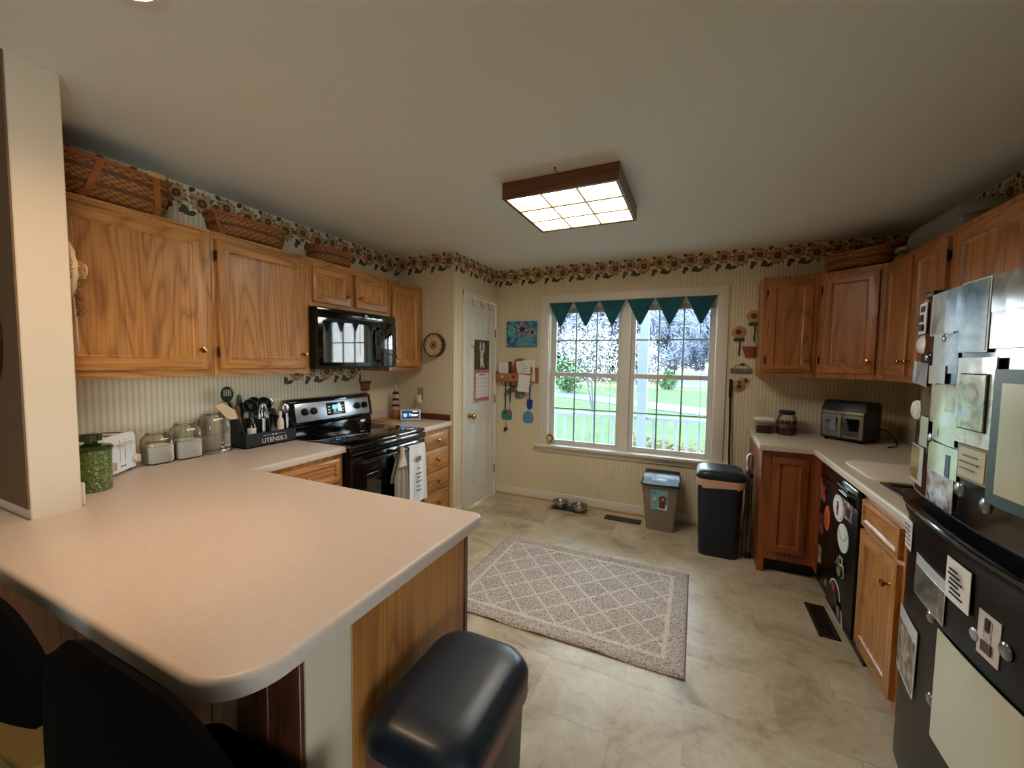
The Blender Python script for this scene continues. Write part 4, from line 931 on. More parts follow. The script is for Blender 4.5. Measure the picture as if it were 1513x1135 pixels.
# ------------------------------------------------------------------ floor things
thing('rug', 'grey shag rug with cream diamond lattice on the stone-look floor', 'rug', (-.69, 2.46, 0))
rug = bpy.data.objects['rug']
def rug_mesh():
    x0, x1, y0, y1 = -1.375, 0.0, 1.955, 2.975; n, m_ = 90, 66; tb = bmesh.new(); rr = random.Random(3)
    top = [[None] * (m_ + 1) for _ in range(n + 1)]
    for i in range(n + 1):
        for j in range(m_ + 1):
            x = x0 + (x1 - x0) * i / n; y = y0 + (y1 - y0) * j / m_
            e = min(i, n - i, j, m_ - j)
            y += .006 * math.sin(x * 9) * (1 if j < 6 else 0)
            z = (.011 + rr.uniform(0, .004)) if e else .004
            if j < 3 and 20 < i < 70: z += .006 * max(0, math.sin(i * .33)) * (1 - j / 3)
            top[i][j] = tb.verts.new((x, y, z))
    for i in range(n):
        for j in range(m_): tb.faces.new((top[i][j], top[i + 1][j], top[i + 1][j + 1], top[i][j + 1]))
    B_ = B(rug_mat(x0, x1, y0, y1)); B_.add(tb); B_.build('pile', rug)
    B(P('rug_binding', S(112, 94, 78), .9)).box(x0 - .003, x1 + .004, y0 - .004, y1 + .003, .0005, .005, .002, 1).build('binding', rug)
rug_mesh()
def register(x0, x1, y0, y1, label):
    t = thing('floor_register', label, 'floor vent', ((x0 + x1) / 2, (y0 + y1) / 2, 0), 'brown floor registers')
    m = P('register_brown', S(74, 58, 42), .45, .5) if 'register_brown' not in bpy.data.materials else bpy.data.materials['register_brown']
    b = B(m); e = .016
    b.box(x0, x1, y0, y0 + e, .0, .006, .002, 1).box(x0, x1, y1 - e, y1, 0, .006, .002, 1).box(x0, x0 + e, y0, y1, 0, .006, .002, 1).box(x1 - e, x1, y0, y1, 0, .006, .002, 1)
    b.m(blackp).box(x0 + e, x1 - e, y0 + e, y1 - e, .0005, .002); b.build('grille_frame', t)
    s_ = B(m)
    if x1 - x0 > y1 - y0:
        for i in range(1, 14): xx = x0 + (x1 - x0) * i / 14; s_.box(xx - .004, xx + .004, y0 + e, y1 - e, .002, .0055)
    else:
        for i in range(1, 14): yy = y0 + (y1 - y0) * i / 14; s_.box(x0 + e, x1 - e, yy - .004, yy + .004, .002, .0055)
    s_.build('louvres', t)
register(-.74, -.41, 3.71, 3.82, 'brown floor register between dog bowls and the pet food bin')
register(.655, .755, 2.60, 2.94, 'brown floor register in front of the dishwasher')
# feeding mat and bowls
t = thing('feeding_mat', 'tan feeding mat with dark centre under two steel bowls', 'mat', (-1.10, 3.78, 0))
B(P('mat_tan', S(166, 150, 120), .7)).prism(rrect(-1.10, 3.785, .21, .10, .02, .0005), (0, 0, .008), .003, 1).build('mat_base', t)
B(P('mat_dark', S(66, 62, 58), .7)).prism(rrect(-1.10, 3.785, .175, .07, .01, .0085), (0, 0, .002)).build('mat_centre', t)
def bowl(x, y, label):
    b = B(steel).lathe([(.001, .006), (.062, .006), (.070, .03), (.078, .058), (.084, .060), (.083, .063), (.072, .058), (.060, .014), (.001, .012)], (x, y, .0105), 32).m(blackp).lathe([(.066, 0), (.072, 0), (.072, .008), (.066, .008)], (x, y, .0105), 28)
    return tag(b.build('dog_bowl', None, (x, y, .0105)), label, 'bowl', 'steel dog bowls')
bowl(-1.19, 3.80, 'steel dog bowl on the mat, nearer the white door'); bowl(-.995, 3.775, 'steel dog bowl on the mat, nearer the floor register')
# pet food bin
def petbin():
    cx, cy = -.245, 3.735
    t = thing('pet_food_bin', 'grey plastic pet food bin with teal lid and dog label', 'bin', (cx, cy, 0))
    y0 = 3.60
    def sec(z, hx, y_a, y_b): return rrect(cx, (y_a + y_b) / 2, hx, (y_b - y_a) / 2, .018, z, 4)
    B(P('bin_grey', S(140, 130, 120), .5)).loft([sec(.0, .112, 3.655, 3.87), sec(.02, .116, 3.65, 3.875), sec(.40, .152, 3.61, 3.89), sec(.415, .155, 3.605, 3.89)]).build('bin_body', t)
    ld = B(tealp).loft([sec(.412, .160, 3.585, 3.895), sec(.428, .164, 3.575, 3.898), sec(.436, .160, 3.58, 3.895), sec(.46, .150, 3.66, 3.885), sec(.485, .145, 3.74, 3.88)])
    ld.build('lid', t)
    B(P('lid_window', S(120, 160, 172), .12, coat=.5)).loft([rrect(cx - .01, 3.625, .075, .028, .02, .4365, 4), rrect(cx - .01, 3.655, .06, .02, .018, .462, 4)]).build('lid_grip', t)
    tl = (.40 - .02) ; n = V((0, -1, -.105)).normalized(); up = V((0, -.105, 1)).normalized()
    T = wallT((cx + .0, 3.6215, .265), (1, 0, 0), n, up)
    lb = MB().m(P('label_teal', S(128, 182, 196), .4)).at(T); lb.prism([(x, y, 0) for x, y, z in rrect(-.005, .02, .068, .092, .012, 0, 4)], (0, 0, .0015))
    lb.m(whitem).prism([(-.03, -.058, .0015), (.055, -.062, .0015), (.058, -.02, .0015), (.02, -.03, .0015)], (0, 0, .0006))
    dg = P('dog_brown', S(112, 66, 40), .7); lb.m(dg).prism([(x, y, .002) for x, y in [(-.01, -.05), (.04, -.052), (.048, .01), (.056, .045), (.04, .06), (.018, .062), (-.006, .05), (-.012, .03), (-.002, .0)]], (0, 0, .0006))
    lb.m(P('dog_tan', S(196, 160, 130), .7)).prism([(x, y, .0027) for x, y in [(.012, .02), (.03, .018), (.036, .036), (.024, .046), (.012, .036)]], (0, 0, .0005)).m(inkb).prism([(.018, .026, .0032), (.026, .026, .0032), (.022, .034, .0032)], (0, 0, .0004))
    lb.m(mwhite).prism([(x - .045, y + .03, .0015) for x, y in E2(0, 0, .012, .012, 14)], (0, 0, .0006)).m(mnavy).text('25', .034, MX.Translation((-.045, .085, .0018)), .0003)
    lb.m(P('label_green', S(70, 140, 110), .5)).prism([(-.058, -.012, .0015), (-.03, -.012, .0015), (-.044, -.0, .0015)], (0, 0, .0006))
    lb.build('label', t, smooth=False)
petbin()
def kitchen_bin(cx, cy, hx, hy, h, label, bagmat, back, grp='black lidded kitchen bins'):
    """back: direction (dx, dy) of the hinge side"""
    t = thing('kitchen_bin', label, 'trash can', (cx, cy, 0), grp)
    zb = h - .075
    B(binp).loft([rrect(cx, cy, hx * .80, hy * .84, .05, .0, 6), rrect(cx, cy, hx * .82, hy * .86, .055, .02, 6), rrect(cx, cy, hx * .94, hy * .95, .06, zb - .02, 6), rrect(cx, cy, hx * .95, hy * .96, .06, zb, 6)]).build('bin_body', t)
    rr = random.Random(5); secs = []
    for z, k in ((zb - .042, .985), (zb - .02, 1.0), (zb + .006, .99)):
        secs.append([(cx + (p[0] - cx) * (k + rr.uniform(0, .012)), cy + (p[1] - cy) * (k + rr.uniform(0, .012)), z + (rr.uniform(-.02, .008) if z < zb - .03 else 0)) for p in rrect(cx, cy, hx, hy, .06, z, 6)])
    B(bagmat).loft(secs, cap=False).build('bag_edge', t)
    B(lidm).loft([rrect(cx, cy, hx * .985, hy * .985, .065, zb + .004, 7), rrect(cx, cy, hx * 1.02, hy * 1.02, .07, zb + .01, 7), rrect(cx, cy, hx * 1.02, hy * 1.02, .07, zb + .03, 7), rrect(cx, cy, hx * .99, hy * .99, .075, zb + .045, 7), rrect(cx, cy, hx * .93, hy * .94, .075, zb + .062, 7), rrect(cx, cy, hx * .8, hy * .84, .07, zb + .072, 7), rrect(cx, cy, hx * .5, hy * .6, .05, zb + .075, 7)]).build('lid', t)
    bx, by = cx + back[0] * hx * .92, cy + back[1] * hy * .92
    wx, wy = (hx * .5, .02) if back[1] else (.02, hy * .5)
    B(blackp).box(bx - wx, bx + wx, by - wy, by + wy, zb - .005, zb + .04, .006).build('hinge', t)
kitchen_bin(-.518, .81, .138, .192, .685, 'black lidded bin with mauve bag edge in front of the peninsula', P('mauve_bag', S(128, 84, 88), .45, bmp=.5, bs=30), (-1, 0))
kitchen_bin(.196, 3.475, .166, .155, .665, 'tall black bin with pinkish bag edge near the window wall', P('pink_bag', S(206, 164, 140), .45, bmp=.5, bs=30), (1, 0))
# broom pole and folded step stool behind the bin
t = thing('broom', 'broom with long black handle leaning between window and bin', 'broom', (.285, 3.80, 0))
B(blackp).tube([(.300, 3.79, .06), (.283, 3.90, .7), (.272, 3.925, 1.26)], .0085, 10).tube([(.273, 3.922, 1.18), (.272, 3.925, 1.335)], .0125, 10).build('handle', t)
B(P('bristles_black', S(30, 30, 32), .8, bmp=1, bs=200)).box(.235, .365, 3.77, 3.81, 0.0, .085, .01).build('bristle_head', t)
def stepladder():
    t = thing('folding_cart', 'folded grey tube frame with chrome looped handle between bin and cabinet', 'cart', (.385, 3.55, 0))
    gr = P('tube_grey', S(128, 132, 130), .35, .5)
    B(gr).cyl((.372, 3.44, .0), (.385, 3.50, .62), .012, n=10).build('leg', t)
    B(gr).cyl((.405, 3.46, .0), (.408, 3.51, .60), .010, n=10).build('leg', t)
    B(chrome).tube([(.385, 3.50, .60), (.384, 3.52, .72), (.388, 3.53, .765), (.402, 3.535, .78), (.418, 3.53, .76), (.418, 3.52, .70), (.410, 3.51, .62)], .010, 10).build('handle', t)
    B(P('cart_green', S(60, 84, 56), .7)).box(.392, .424, 3.515, 3.54, .30, .66, .006).build('fabric_side', t)
    B(blackp).box(.372, .425, 3.495, 3.53, .60, .635, .006).box(.365, .425, 3.43, 3.52, .0, .03, .005).build('bracket', t)
stepladder()

# ------------------------------------------------------------------ bar stools at the dining side
def stool(cx, label, BZ=.69, top=1.03, sm=None):
    t = thing('bar_stool', label, 'stool', (cx, .28, 0), 'black bar stools along the dining side')
    B(sm or leather).loft([rrect(cx, .385, .225 * k, .125 * k, .06, z, 6) for z, k in ((.60, .97), (.605, 1), (.645, 1), (.662, .95), (.668, .8))]).build('seat', t)
    B(leather).loft([rrect(cx, .385, .22, .12, .05, z, 6) for z in (.575, .6)]).build('seat_rail', t)
    bk = []
    for i in range(21):
        u_ = -1 + i / 10; zt = top - .16 * abs(u_) ** 3.5; yy = .262 + .03 * u_ * u_
        bk.append([(cx + u_ * .285, yy - .022, BZ + .02 * u_ * u_), (cx + u_ * .285, yy + .02, BZ + .02 * u_ * u_), (cx + u_ * .285, yy + .016, zt - .01), (cx + u_ * .285, yy, zt), (cx + u_ * .285, yy - .02, zt - .012)])
    B(leather).loft(bk).build('backrest', t)
    B(leather).box(cx - .09, cx - .03, .262, .284, .58, BZ + .06, .004).build('backrest_post', t)
    for sx in (-1, 1):
        for y0_, y1_ in ((.48, .49), (.29, .25)): B(leather).tube([(cx + sx * .19, y0_, .58), (cx + sx * .215, y1_, .0)], .018, 8).build('leg', t)
    B(leather).box(cx - .2, cx + .2, .26, .28, .2, .22).box(cx - .2, cx + .2, .475, .495, .2, .22).build('footrest', t)
stool(-.76, 'black bar stool tucked under the counter corner nearest the white wall end', .60)
stool(-1.36, 'black bar stool with olive seat, farther left under the counter', .77, 1.0, olive)

# ------------------------------------------------------------------ things on the left counter
ZC = .9145
def green_jar():
    c = (-2.265, .765, ZC)
    t = thing('glass_jar', 'green textured glass jar with knobbed lid beside the toaster', 'jar', c)
    m, nt, b = new('green_pressed_glass')
    b.inputs['Base Color'].default_value = S(96, 120, 24); b.inputs['Roughness'].default_value = .12; b.inputs['Transmission Weight'].default_value = .35; b.inputs['Coat Weight'].default_value = .8
    vo = nd(nt, 'ShaderNodeTexVoronoi', {'Vector': coord(nt), 'Scale': 75.0}); bump(nt, b, vo.outputs['Distance'], 1.0, .01)
    B(m).lathe([(.001, 0), (.055, 0), (.060, .006), (.061, .15), (.063, .168), (.060, .172)], c, 32).build('jar_body', t)
    B(P('green_glass_lid', S(36, 56, 12), .08, coat=.8, trans=.2)).lathe([(.001, .172), (.067, .172), (.069, .178), (.06, .188), (.03, .193), (.02, .197), (.02, .203), (.034, .207), (.036, .232), (.03, .236), (.001, .236)], c, 32).build('lid', t)
green_jar()
def toaster():
    P0, P1 = V((-2.372, .838, ZC)), V((-2.530, 1.018, ZC)); u = (P1 - P0).normalized(); w = (P1 - P0).length
    n = V((u.y, -u.x, 0)); T = frame(P0, u, n)
    t = thing('toaster', 'white four-slice toaster turned toward the room by the green jar', 'toaster', (P0 + P1) / 2)
    wt = P('toaster_white', S(232, 230, 224), .3, coat=.2)
    def sec(y, i): return [(x, y, z) for x, z in [(i, .012), (w - i, .012), (w - i + .0, .10), (w - i, .155), (w - i - .008, .178), (w - i - .022, .190), (w / 2, .192), (i + .022, .190), (i + .008, .178), (i, .155), (i, .10)]]
    b = MB().m(wt).at(T); b.loft([sec(-.128, .006), sec(-.122, .001), sec(-.008, .001), sec(0, .006)]); b.build('body', t)
    f = MB().m(P('toaster_face', S(226, 230, 232), .3)).at(T); f.prism([(x, .0005, z) for x, y, z in [(w / 2 + a, 0, .1 + c) for a, c, _ in rrect(0, 0, w / 2 - .012, .082, .02, 0, 5)]], (0, .004, 0), .0015, 1)
    face = f.build('front_panel', t)
    d = MB().m(inkg).at(T); d.box(w * .44, w * .445, .0045, .0055, .06, .165).box(w * .60, w * .605, .0045, .0055, .065, .168)
    for i in range(4): d.box(w * .20, w * .24, .0045, .0052, .11 + i * .012, .1125 + i * .012).box(w * .76, w * .80, .0045, .0052, .11 + i * .012, .1125 + i * .012)
    d.box(w * .46, w * .62, .0045, .0052, .035, .041); d.build('markings', face, smooth=False)
    for kx in (.42, .60):
        l = MB().m(P('lever_cream', S(206, 196, 176), .35)).at(T); l.box(w * kx - .022, w * kx + .03, .004, .03, .138, .149, .004); l.build('lever', t)
    for kx in (.17, .90):
        k = MB().m(bpy.data.materials['lever_cream']).at(T @ MX.Translation((w * kx, .004, .055)) @ MX.Rotation(-PI / 2, 4, 'X')); k.lathe([(.021, 0), (.021, .01), (.018, .016)], (0, 0, 0), 20).box(-.005, .005, -.018, .018, .014, .024, .002)
        k.build('knob', t)
    s_ = MB().m(inkb).at(T)
    for a in (.24, .62): s_.box(w * a, w * a + .028, -.12, -.015, .189, .1925)
    s_.build('slot', t)
    for a in (.12, .88):
        for y in (-.02, -.11): k = MB().m(blackp).at(T); k.cyl((w * a, y, 0), (w * a, y, .013), .012, n=10); k.build('foot', t)
toaster()
def canister(y, hw, h, fill, label):
    cx = -2.556; t = thing('glass_canister', label, 'canister', (cx, y, ZC), 'glass canisters in a row')
    pr = [(.001, .004), (hw * .92, .0), (hw * 1.02, .008), (hw * 1.04, h * .60), (hw * 1.0, h * .76), (hw * .86, h * .87), (hw * .74, h * .92), (hw * .76, h * .955), (hw * .76, h * .965)]
    B(jarglass).lathe(pr, (cx, y, ZC), 40, sq=5).build('jar_body', t)
    B(jarglass).lathe([(hw * .78, h * .955), (hw * .82, h * .96), (hw * .82, h * .985), (hw * .76, h), (.001, h * 1.0)], (cx, y, ZC), 32).build('lid', t)
    if fill:
        f = B(flour).lathe([(.001, .006), (hw * .90, .006), (hw * .985, .014), (hw * 1.0, h * fill * .95), (hw * .9, h * fill), (hw * .3, h * fill * 1.06), (.001, h * fill * 1.04)], (cx, y, ZC), 40, sq=5); f.build('contents', t)
canister(1.115, .057, .160, .60, 'short square glass canister of flour next to the toaster')
canister(1.245, .060, .195, .52, 'medium square glass canister of sugar, middle of three')
canister(1.388, .066, .238, 0, 'tall empty square glass canister beside the utensil caddy')
# utensil caddy
CY0, CY1, CXF, CXB = 1.512, 1.848, -2.462, -2.625
def caddy():
    t = thing('utensil_caddy', 'black wooden caddy lettered UTENSILS beside the range', 'caddy', (CXF, (CY0 + CY1) / 2, ZC))
    m = P('caddy_black', S(20, 22, 26), .55)
    b = B(m).box(CXB, CXF, CY0, CY1, ZC, ZC + .008).box(CXF - .009, CXF, CY0, CY1, ZC, ZC + .088, .002, 1).box(CXB, CXB + .009, CY0, CY1, ZC, ZC + .165, .002, 1)
    for y in (CY0, CY1 - .009): b.prism([(CXF - .006, y, ZC), (CXF - .006, y, ZC + .088), (CXF - .07, y, ZC + .165), (CXB, y, ZC + .165), (CXB, y, ZC)], (0, .009, 0))
    b.build('caddy_box', t)
    l = B(P('caddy_lettering', S(214, 214, 210), .6)); c = (CY0 + CY1) / 2 + .015
    l.text('UTENSILS', .040, wallT((CXF + .0005, c, ZC + .033), (0, 1, 0), (1, 0, 0)), .0004)
    l.box(CXF, CXF + .0008, c - .075, c - .02, ZC + .0655, ZC + .067).box(CXF, CXF + .0008, c + .02, c + .075, ZC + .0655, ZC + .067)
    for s_ in (-1, 1): l.poly([(CXF + .0006, c, ZC + .066), (CXF + .0006, c + s_ * .018, ZC + .074), (CXF + .0006, c + s_ * .012, ZC + .066), (CXF + .0006, c + s_ * .018, ZC + .058)])
    l.build('lettering', t, smooth=False)
caddy()
UG = 'utensils standing in the black caddy'
def ut(name, label, mb, loc): return tag(mb.build(name, None, loc), label, 'kitchen utensil', UG)
def hd(x, y, z0, x1, y1, z1, r, mat, n=10): return B(mat).tube([(x, y, z0), ((x + x1) / 2, (y + y1) / 2, (z0 + z1) / 2), (x1, y1, z1)], r, n)
zb = ZC + .01
beige = P('silicone_beige', S(206, 178, 146), .55); woodp = P('utensil_wood', S(140, 92, 54), .6)
b = hd(-2.51, 1.545, zb, -2.495, 1.475, 1.10, .006, blackp)
b.m(beige).loft([[V((-2.495, 1.478, 1.105)) + V((dx, dy * .8 + dz * -.55, dz * .6 + dy * .25)) for dx, dy, dz in [(-.004, -.012, 0), (.004, -.012, 0), (.004, .012, 0), (-.004, .012, 0)]], [V((-2.495, 1.45, 1.135)) + V((dx, dy * .7, dy * .7)) for dx, dy in [(-.004, -.032), (.004, -.032), (.004, .032), (-.004, .032)]], [V((-2.495, 1.385, 1.195)) + V((dx, dy * .75, dy * .35)) for dx, dy in [(-.003, -.022), (.003, -.022), (.003, .030), (-.003, .030)]], [V((-2.495, 1.368, 1.197)) + V((dx, dy, dy * .3)) for dx, dy in [(-.002, -.006), (.002, -.006), (.002, .008), (-.002, .008)]]])
ut('spatula', 'beige leaning spatula at the left end of the utensil caddy', b, (-2.535, 1.545, zb))
b = hd(-2.59, 1.575, zb, -2.60, 1.50, 1.20, .006, blackp)
rg = []
for i in range(24): a = 2 * PI * i / 24; rg.append((math.cos(a) * .036, math.sin(a) * .048))
b.m(blackp).loft([[(-2.603 + k, 1.492 + y * q, 1.245 + z * q) for y, z in rg] for k, q in ((-.006, .7), (0, 1), (.005, .98))])
b.m(P('slot_gap', S(176, 170, 140), .8))
for y in (-.018, -.006, .006, .018): b.box(-2.598, -2.5965, 1.492 + y - .003, 1.492 + y + .003, 1.235, 1.275)
ut('slotted_spoon', 'tall black slotted spoon at the back of the caddy', b, (-2.59, 1.575, zb))
b = hd(-2.60, 1.60, zb, -2.61, 1.575, 1.17, .005, blackp).m(P('spoon_green', S(66, 84, 44), .5)).ball((-2.612, 1.568, 1.20), (.006, .018, .04), 14, 8)
ut('spoon', 'dark green spoon tip behind the slotted spoon', b, (-2.60, 1.60, zb))
b = hd(-2.56, 1.56, zb, -2.575, 1.545, 1.12, .007, woodp).m(woodp).ball((-2.577, 1.542, 1.14), (.007, .015, .035), 14, 8)
ut('wooden_spoon', 'brown wooden spoon handle in front of the slotted spoon', b, (-2.56, 1.56, zb))
for i, (y, yt, zt, lab) in enumerate(((1.60, 1.595, 1.165, 'black ladle head left of the whisk in the caddy'), (1.64, 1.635, 1.175, 'black ladle head just behind the whisk in the caddy'), (1.69, 1.70, 1.17, 'black scoop spoon head right of the whisk'))):
    b = hd(-2.545 - .02 * (i > 0), y, zb, -2.55 - .02 * (i > 0), yt, zt - .03, .006, blackp)
    tb_ = [(a * 1.28, b_ * 1.2) for a, b_ in [(.001, -.034), (.018, -.029), (.030, -.015), (.036, .004), (.033, .004), (.027, -.012), (.015, -.025), (.001, -.029)]]
    b.at(MX.Translation((-2.545 - .02 * (i > 0), yt, zt)) @ MX.Rotation(math.radians(68), 4, 'Y')).m(blackp).lathe(tb_, (0, 0, 0), 22); b.at(MX.Identity(4))
    ut('ladle', lab, b, (-2.545, y, zb))
for y, yt, zt, ry, rz, lab in ((1.585, 1.56, 1.15, .030, .045, 'wide black serving spoon left of the ladle heads'), (1.66, 1.668, 1.13, .026, .04, 'black spoon tucked low between the ladle heads'), (1.72, 1.735, 1.15, .024, .042, 'black oval spoon leaning behind the white ribbed bottle')):
    b = hd(-2.58, y, zb, -2.585, yt, zt - .03, .006, blackp).m(blackp).ball((-2.585, yt, zt), (.009, ry, rz), 16, 10); ut('serving_spoon', lab, b, (-2.58, y, zb))
b = B(steel).cyl((-2.495, 1.645, zb), (-2.498, 1.645, 1.085), .011, .013, 16)
for k in range(6):
    a = PI * k / 6; pts = []
    for q in range(13):
        s_ = PI * q / 12; r_ = .026 * math.sin(s_) * (1 if q else 1); sg = math.cos(s_)
        pts.append((-2.498 + .034 * -sg * math.cos(a) * math.sin(s_ * .5 + .2 if s_ < PI / 2 else (PI - s_) * .5 + .2), 1.645 + .034 * -sg * math.sin(a), 1.085 + .10 * math.sin(s_)))
    b.tube(pts, .0021, 5)
ut('whisk', 'steel balloon whisk with thick handle at the caddy front', b, (-2.495, 1.645, zb))
b = hd(-2.59, 1.755, zb, -2.60, 1.75, 1.13, .005, steel)
b.tube([(-2.60 + .0, 1.75 + .032 * math.cos(2 * PI * i / 20), 1.165 + .036 * math.sin(2 * PI * i / 20)) for i in range(21)], .002, 6)
ut('skimmer', 'thin wire loop skimmer rising behind the white bottle', b, (-2.59, 1.755, zb))
b = B(steel).cyl((-2.50, 1.812, zb), (-2.505, 1.812, 1.10), .010, .009, 14).ball((-2.508, 1.806, 1.135), (.014, .028, .036), 18, 10)
ut('scoop', 'round steel scoop at the right end of the caddy', b, (-2.50, 1.812, zb))
b = hd(-2.56, 1.765, zb, -2.57, 1.755, 1.08, .007, blackp).ball((-2.572, 1.752, 1.105), (.02, .034, .03), 16, 8)
ut('brush', 'black brush head between whisk and steel scoop', b, (-2.56, 1.765, zb))
def bottle(name, label, y, x, r_, h, m_, cap, lab=None):
    t = thing(name, label, 'bottle', (x, y, zb), 'bottles in the utensil caddy')
    B(m_).lathe([(.001, 0), (r_, 0), (r_, h * .62), (r_ * .8, h * .72), (r_ * .42, h * .80), (r_ * .42, h * .86), (.001, h * .86)], (x, y, zb), 20).build('bottle_body', t)
    B(cap).lathe([(r_ * .5, h * .86), (r_ * .5, h * .98), (r_ * .4, h), (.001, h)], (x, y, zb), 18).build('cap', t)
    if lab: B(lab).lathe([(r_ * 1.02, h * .16), (r_ * 1.02, h * .56)], (x, y, zb), 20).build('paper_label', t)
bottle('sauce_bottle', 'dark sauce bottle with pale label at the caddy front left', 1.573, -2.500, .024, .20, P('bottle_dark', S(24, 18, 14), .15, coat=.5), blackp, P('label_pale', S(206, 204, 184), .6))
bottle('extract_bottle', 'small clear brown bottle in the middle of the caddy', 1.705, -2.495, .021, .13, P('bottle_brown', S(84, 54, 40), .15, coat=.4), blackp, P('label_grey', S(150, 136, 124), .6))
bottle('spray_bottle', 'white ribbed bottle standing right of the whisk', 1.757, -2.492, .021, .195, P('bottle_white', S(224, 208, 186), .35), P('cap_cream', S(226, 210, 190), .4))

# small counter right of the range
tag(B(P('board_birch', S(186, 144, 94), .5)).prism([(x, y, .9145) for x, y, z in rrect(-2.52, 2.76, .09, .075, .03, 0, 5)], (0, 0, .016), .004, 2).build('trivet', None, (-2.52, 2.76, .9145)), 'pale wooden trivet board beside the range backguard', 'trivet')
def figurine():
    c = (-2.545, 2.94, .9145); t = thing('stacked_figurine', 'tall stacked cream and dark rooftop figurine in the counter corner', 'figurine', c)
    dk = P('figurine_dark', S(66, 40, 34), .6); cr = P('figurine_cream', S(206, 180, 150), .6, var=.2, vs=60); am = P('figurine_amber', S(140, 88, 40), .45)
    B(am).lathe([(.001, 0), (.046, 0), (.05, .02), (.046, .065), (.034, .085), (.001, .087)], c, 20).build('base_pot', t)
    z = .085
    for i, (r_, h) in enumerate(((.042, .055), (.036, .055), (.032, .062))):
        B(cr).lathe([(.001, z), (r_ * .8, z), (r_ * .78, z + h * .7), (.001, z + h * .7)], c, 18).build('house', t)
        B(dk).lathe([(r_ * 1.05, z + h * .64), (r_ * .72, z + h * .86), (r_ * .5, z + h), (.001, z + h)], c, 18).build('roof', t)
        z += h
    B(cr).lathe([(.014, z), (.016, z + .02), (.009, z + .035), (.004, z + .055), (.001, z + .06)], c, 14).build('finial', t)
figurine()
def display():
    c = V((-2.36, 2.925, .9145)); n = V((.62, -.78, 0)).normalized(); u = V((.78, .62, 0)).normalized(); up = (V((0, 0, 1)) - n * .28).normalized(); n2 = u.cross(up) * 1
    if n2.dot(n) < 0: n2 = -n2
    T = wallT(c + V((0, 0, .0515)), u, n2, up); t = thing('smart_display', 'small white-framed smart display lit with a blue icon', 'smart display', c)
    b = MB().m(white).at(T); b.prism([(x, y, -.008) for x, y, z in rrect(0, 0, .089, .05, .012, 0, 4)], (0, 0, .012), .003, 2); b.build('screen_frame', t)
    s_ = MB().m(emis('screen_dark', S(20, 40, 66), .5)).at(T); s_.box(-.076, .076, -.037, .037, .004, .005); s_.m(emis('screen_blue', (.05, .3, .95, 1), 1.2)).prism([(-.047 + .017 * math.cos(i * PI / 10), -.004 + .017 * math.sin(i * PI / 10), .005) for i in range(20)], (0, 0, .0004))
    s_.m(emis('screen_white', (.85, .9, 1, 1), 1.1)).text('Timer', .034, T.inverted() @ T @ MX.Translation((.026, -.004, .0052)), .0002).box(.02, .06, .026, .030, .005, .0054); s_.build('screen', t, smooth=False)
    b = B(white).box(c.x - .07, c.x - .0, c.y + .0, c.y + .045, .9145, .935, .008); b.build('foot', t)
display()
def outlet(c, u, n, label, plug=False, m_=None):
    T = wallT(c, u, n); t = thing('wall_outlet', label, 'outlet', c, 'duplex wall outlets')
    pm = m_ or cream
    b = MB().m(pm).at(T); b.prism([(x, y, 0) for x, y, z in rrect(0, 0, .036, .058, .006, 0, 3)], (0, 0, .005), .002, 1); b.build('cover_plate', t)
    for s_ in (-1, 1):
        k = MB().m(pm).at(T); k.prism([(x, y + s_ * .02, .005) for x, y, z in rrect(0, 0, .016, .014, .008, 0, 4)], (0, 0, .002)).m(inkb).box(-.008, -.006, s_ * .02 - .002, s_ * .02 + .006, .007, .0074).box(.006, .008, s_ * .02 - .002, s_ * .02 + .006, .007, .0074).box(-.002, .002, s_ * .02 - .009, s_ * .02 - .006, .007, .0074)
        k.build('socket', t)
    return t
outlet((-2.37, YP - .0005, 1.15), (1, 0, 0), (0, -1, 0), 'outlet with white plug on the wall above the smart display', m_=P('plate_tan', S(176, 150, 112), .5))
t = thing('power_adapter', 'white plug adapter and cord below the outlet by the smart display', 'adapter', (-2.372, YP - .03, 1.09))
B(white).box(-2.392, -2.352, YP - .04, YP - .009, 1.065, 1.135, .006).build('plug', t)
B(P('cord_pale', S(196, 182, 160), .5)).tube([(-2.372, YP - .03, 1.068), (-2.40, YP - .05, 1.0), (-2.42, YP - .05, .96), (-2.40, YP - .06, .93), (-2.37, YP - .09, .925)], .0028, 6).tube([(-2.36, YP - .03, 1.07), (-2.34, YP - .04, 1.02), (-2.29, YP - .05, .98)], .0028, 6).build('cord', t)
outlet((-.712, YB - .0005, .35), (1, 0, 0), (0, -1, 0), 'cream outlet low on the wall under the window')
outlet((.507, YB - .0005, 1.12), (1, 0, 0), (0, -1, 0), 'cream outlet above the jars on the sink-side counter')
# wall pocket pot & clock
def halfpot(c, n, u, r0, r1, h, mat, name, label, cat, rim=True):
    mb = MB().m(mat); T = wallT(c, u, n); mb.at(T); secs = []
    for z, r_ in ((0, r0), (h * .82, r1 * .97), (h * .82, r1 * 1.05), (h, r1 * 1.06)):
        secs.append([(-r_, z, .0005)] + [(r_ * math.cos(PI - PI * i / 16), z, .0005 + r_ * .8 * math.sin(PI * i / 16)) for i in range(1, 16)] + [(r_, z, .0005)])
    mb.loft(secs); return tag(mb.build(name, None, c), label, cat)
halfpot((XL + .0005, 2.66, 1.19), (1, 0, 0), (0, 1, 0), .042, .058, .085, wick, 'wall_basket', 'small brown basket hung on the wall above the range', 'basket')
t = thing('wall_clock', 'round dark-rimmed wall clock with a floral face on the pantry wall', 'clock', (-2.19, YP - .003, 1.605))
B(P('clock_rim', S(58, 44, 34), .4)).lathe([(.001, 0), (.104, 0), (.107, -.006), (.108, -.05), (.105, -.055), (.099, -.054), (.098, -.042)], (-2.19, YP - .001, 1.605), 40, 'y').build('rim', t)
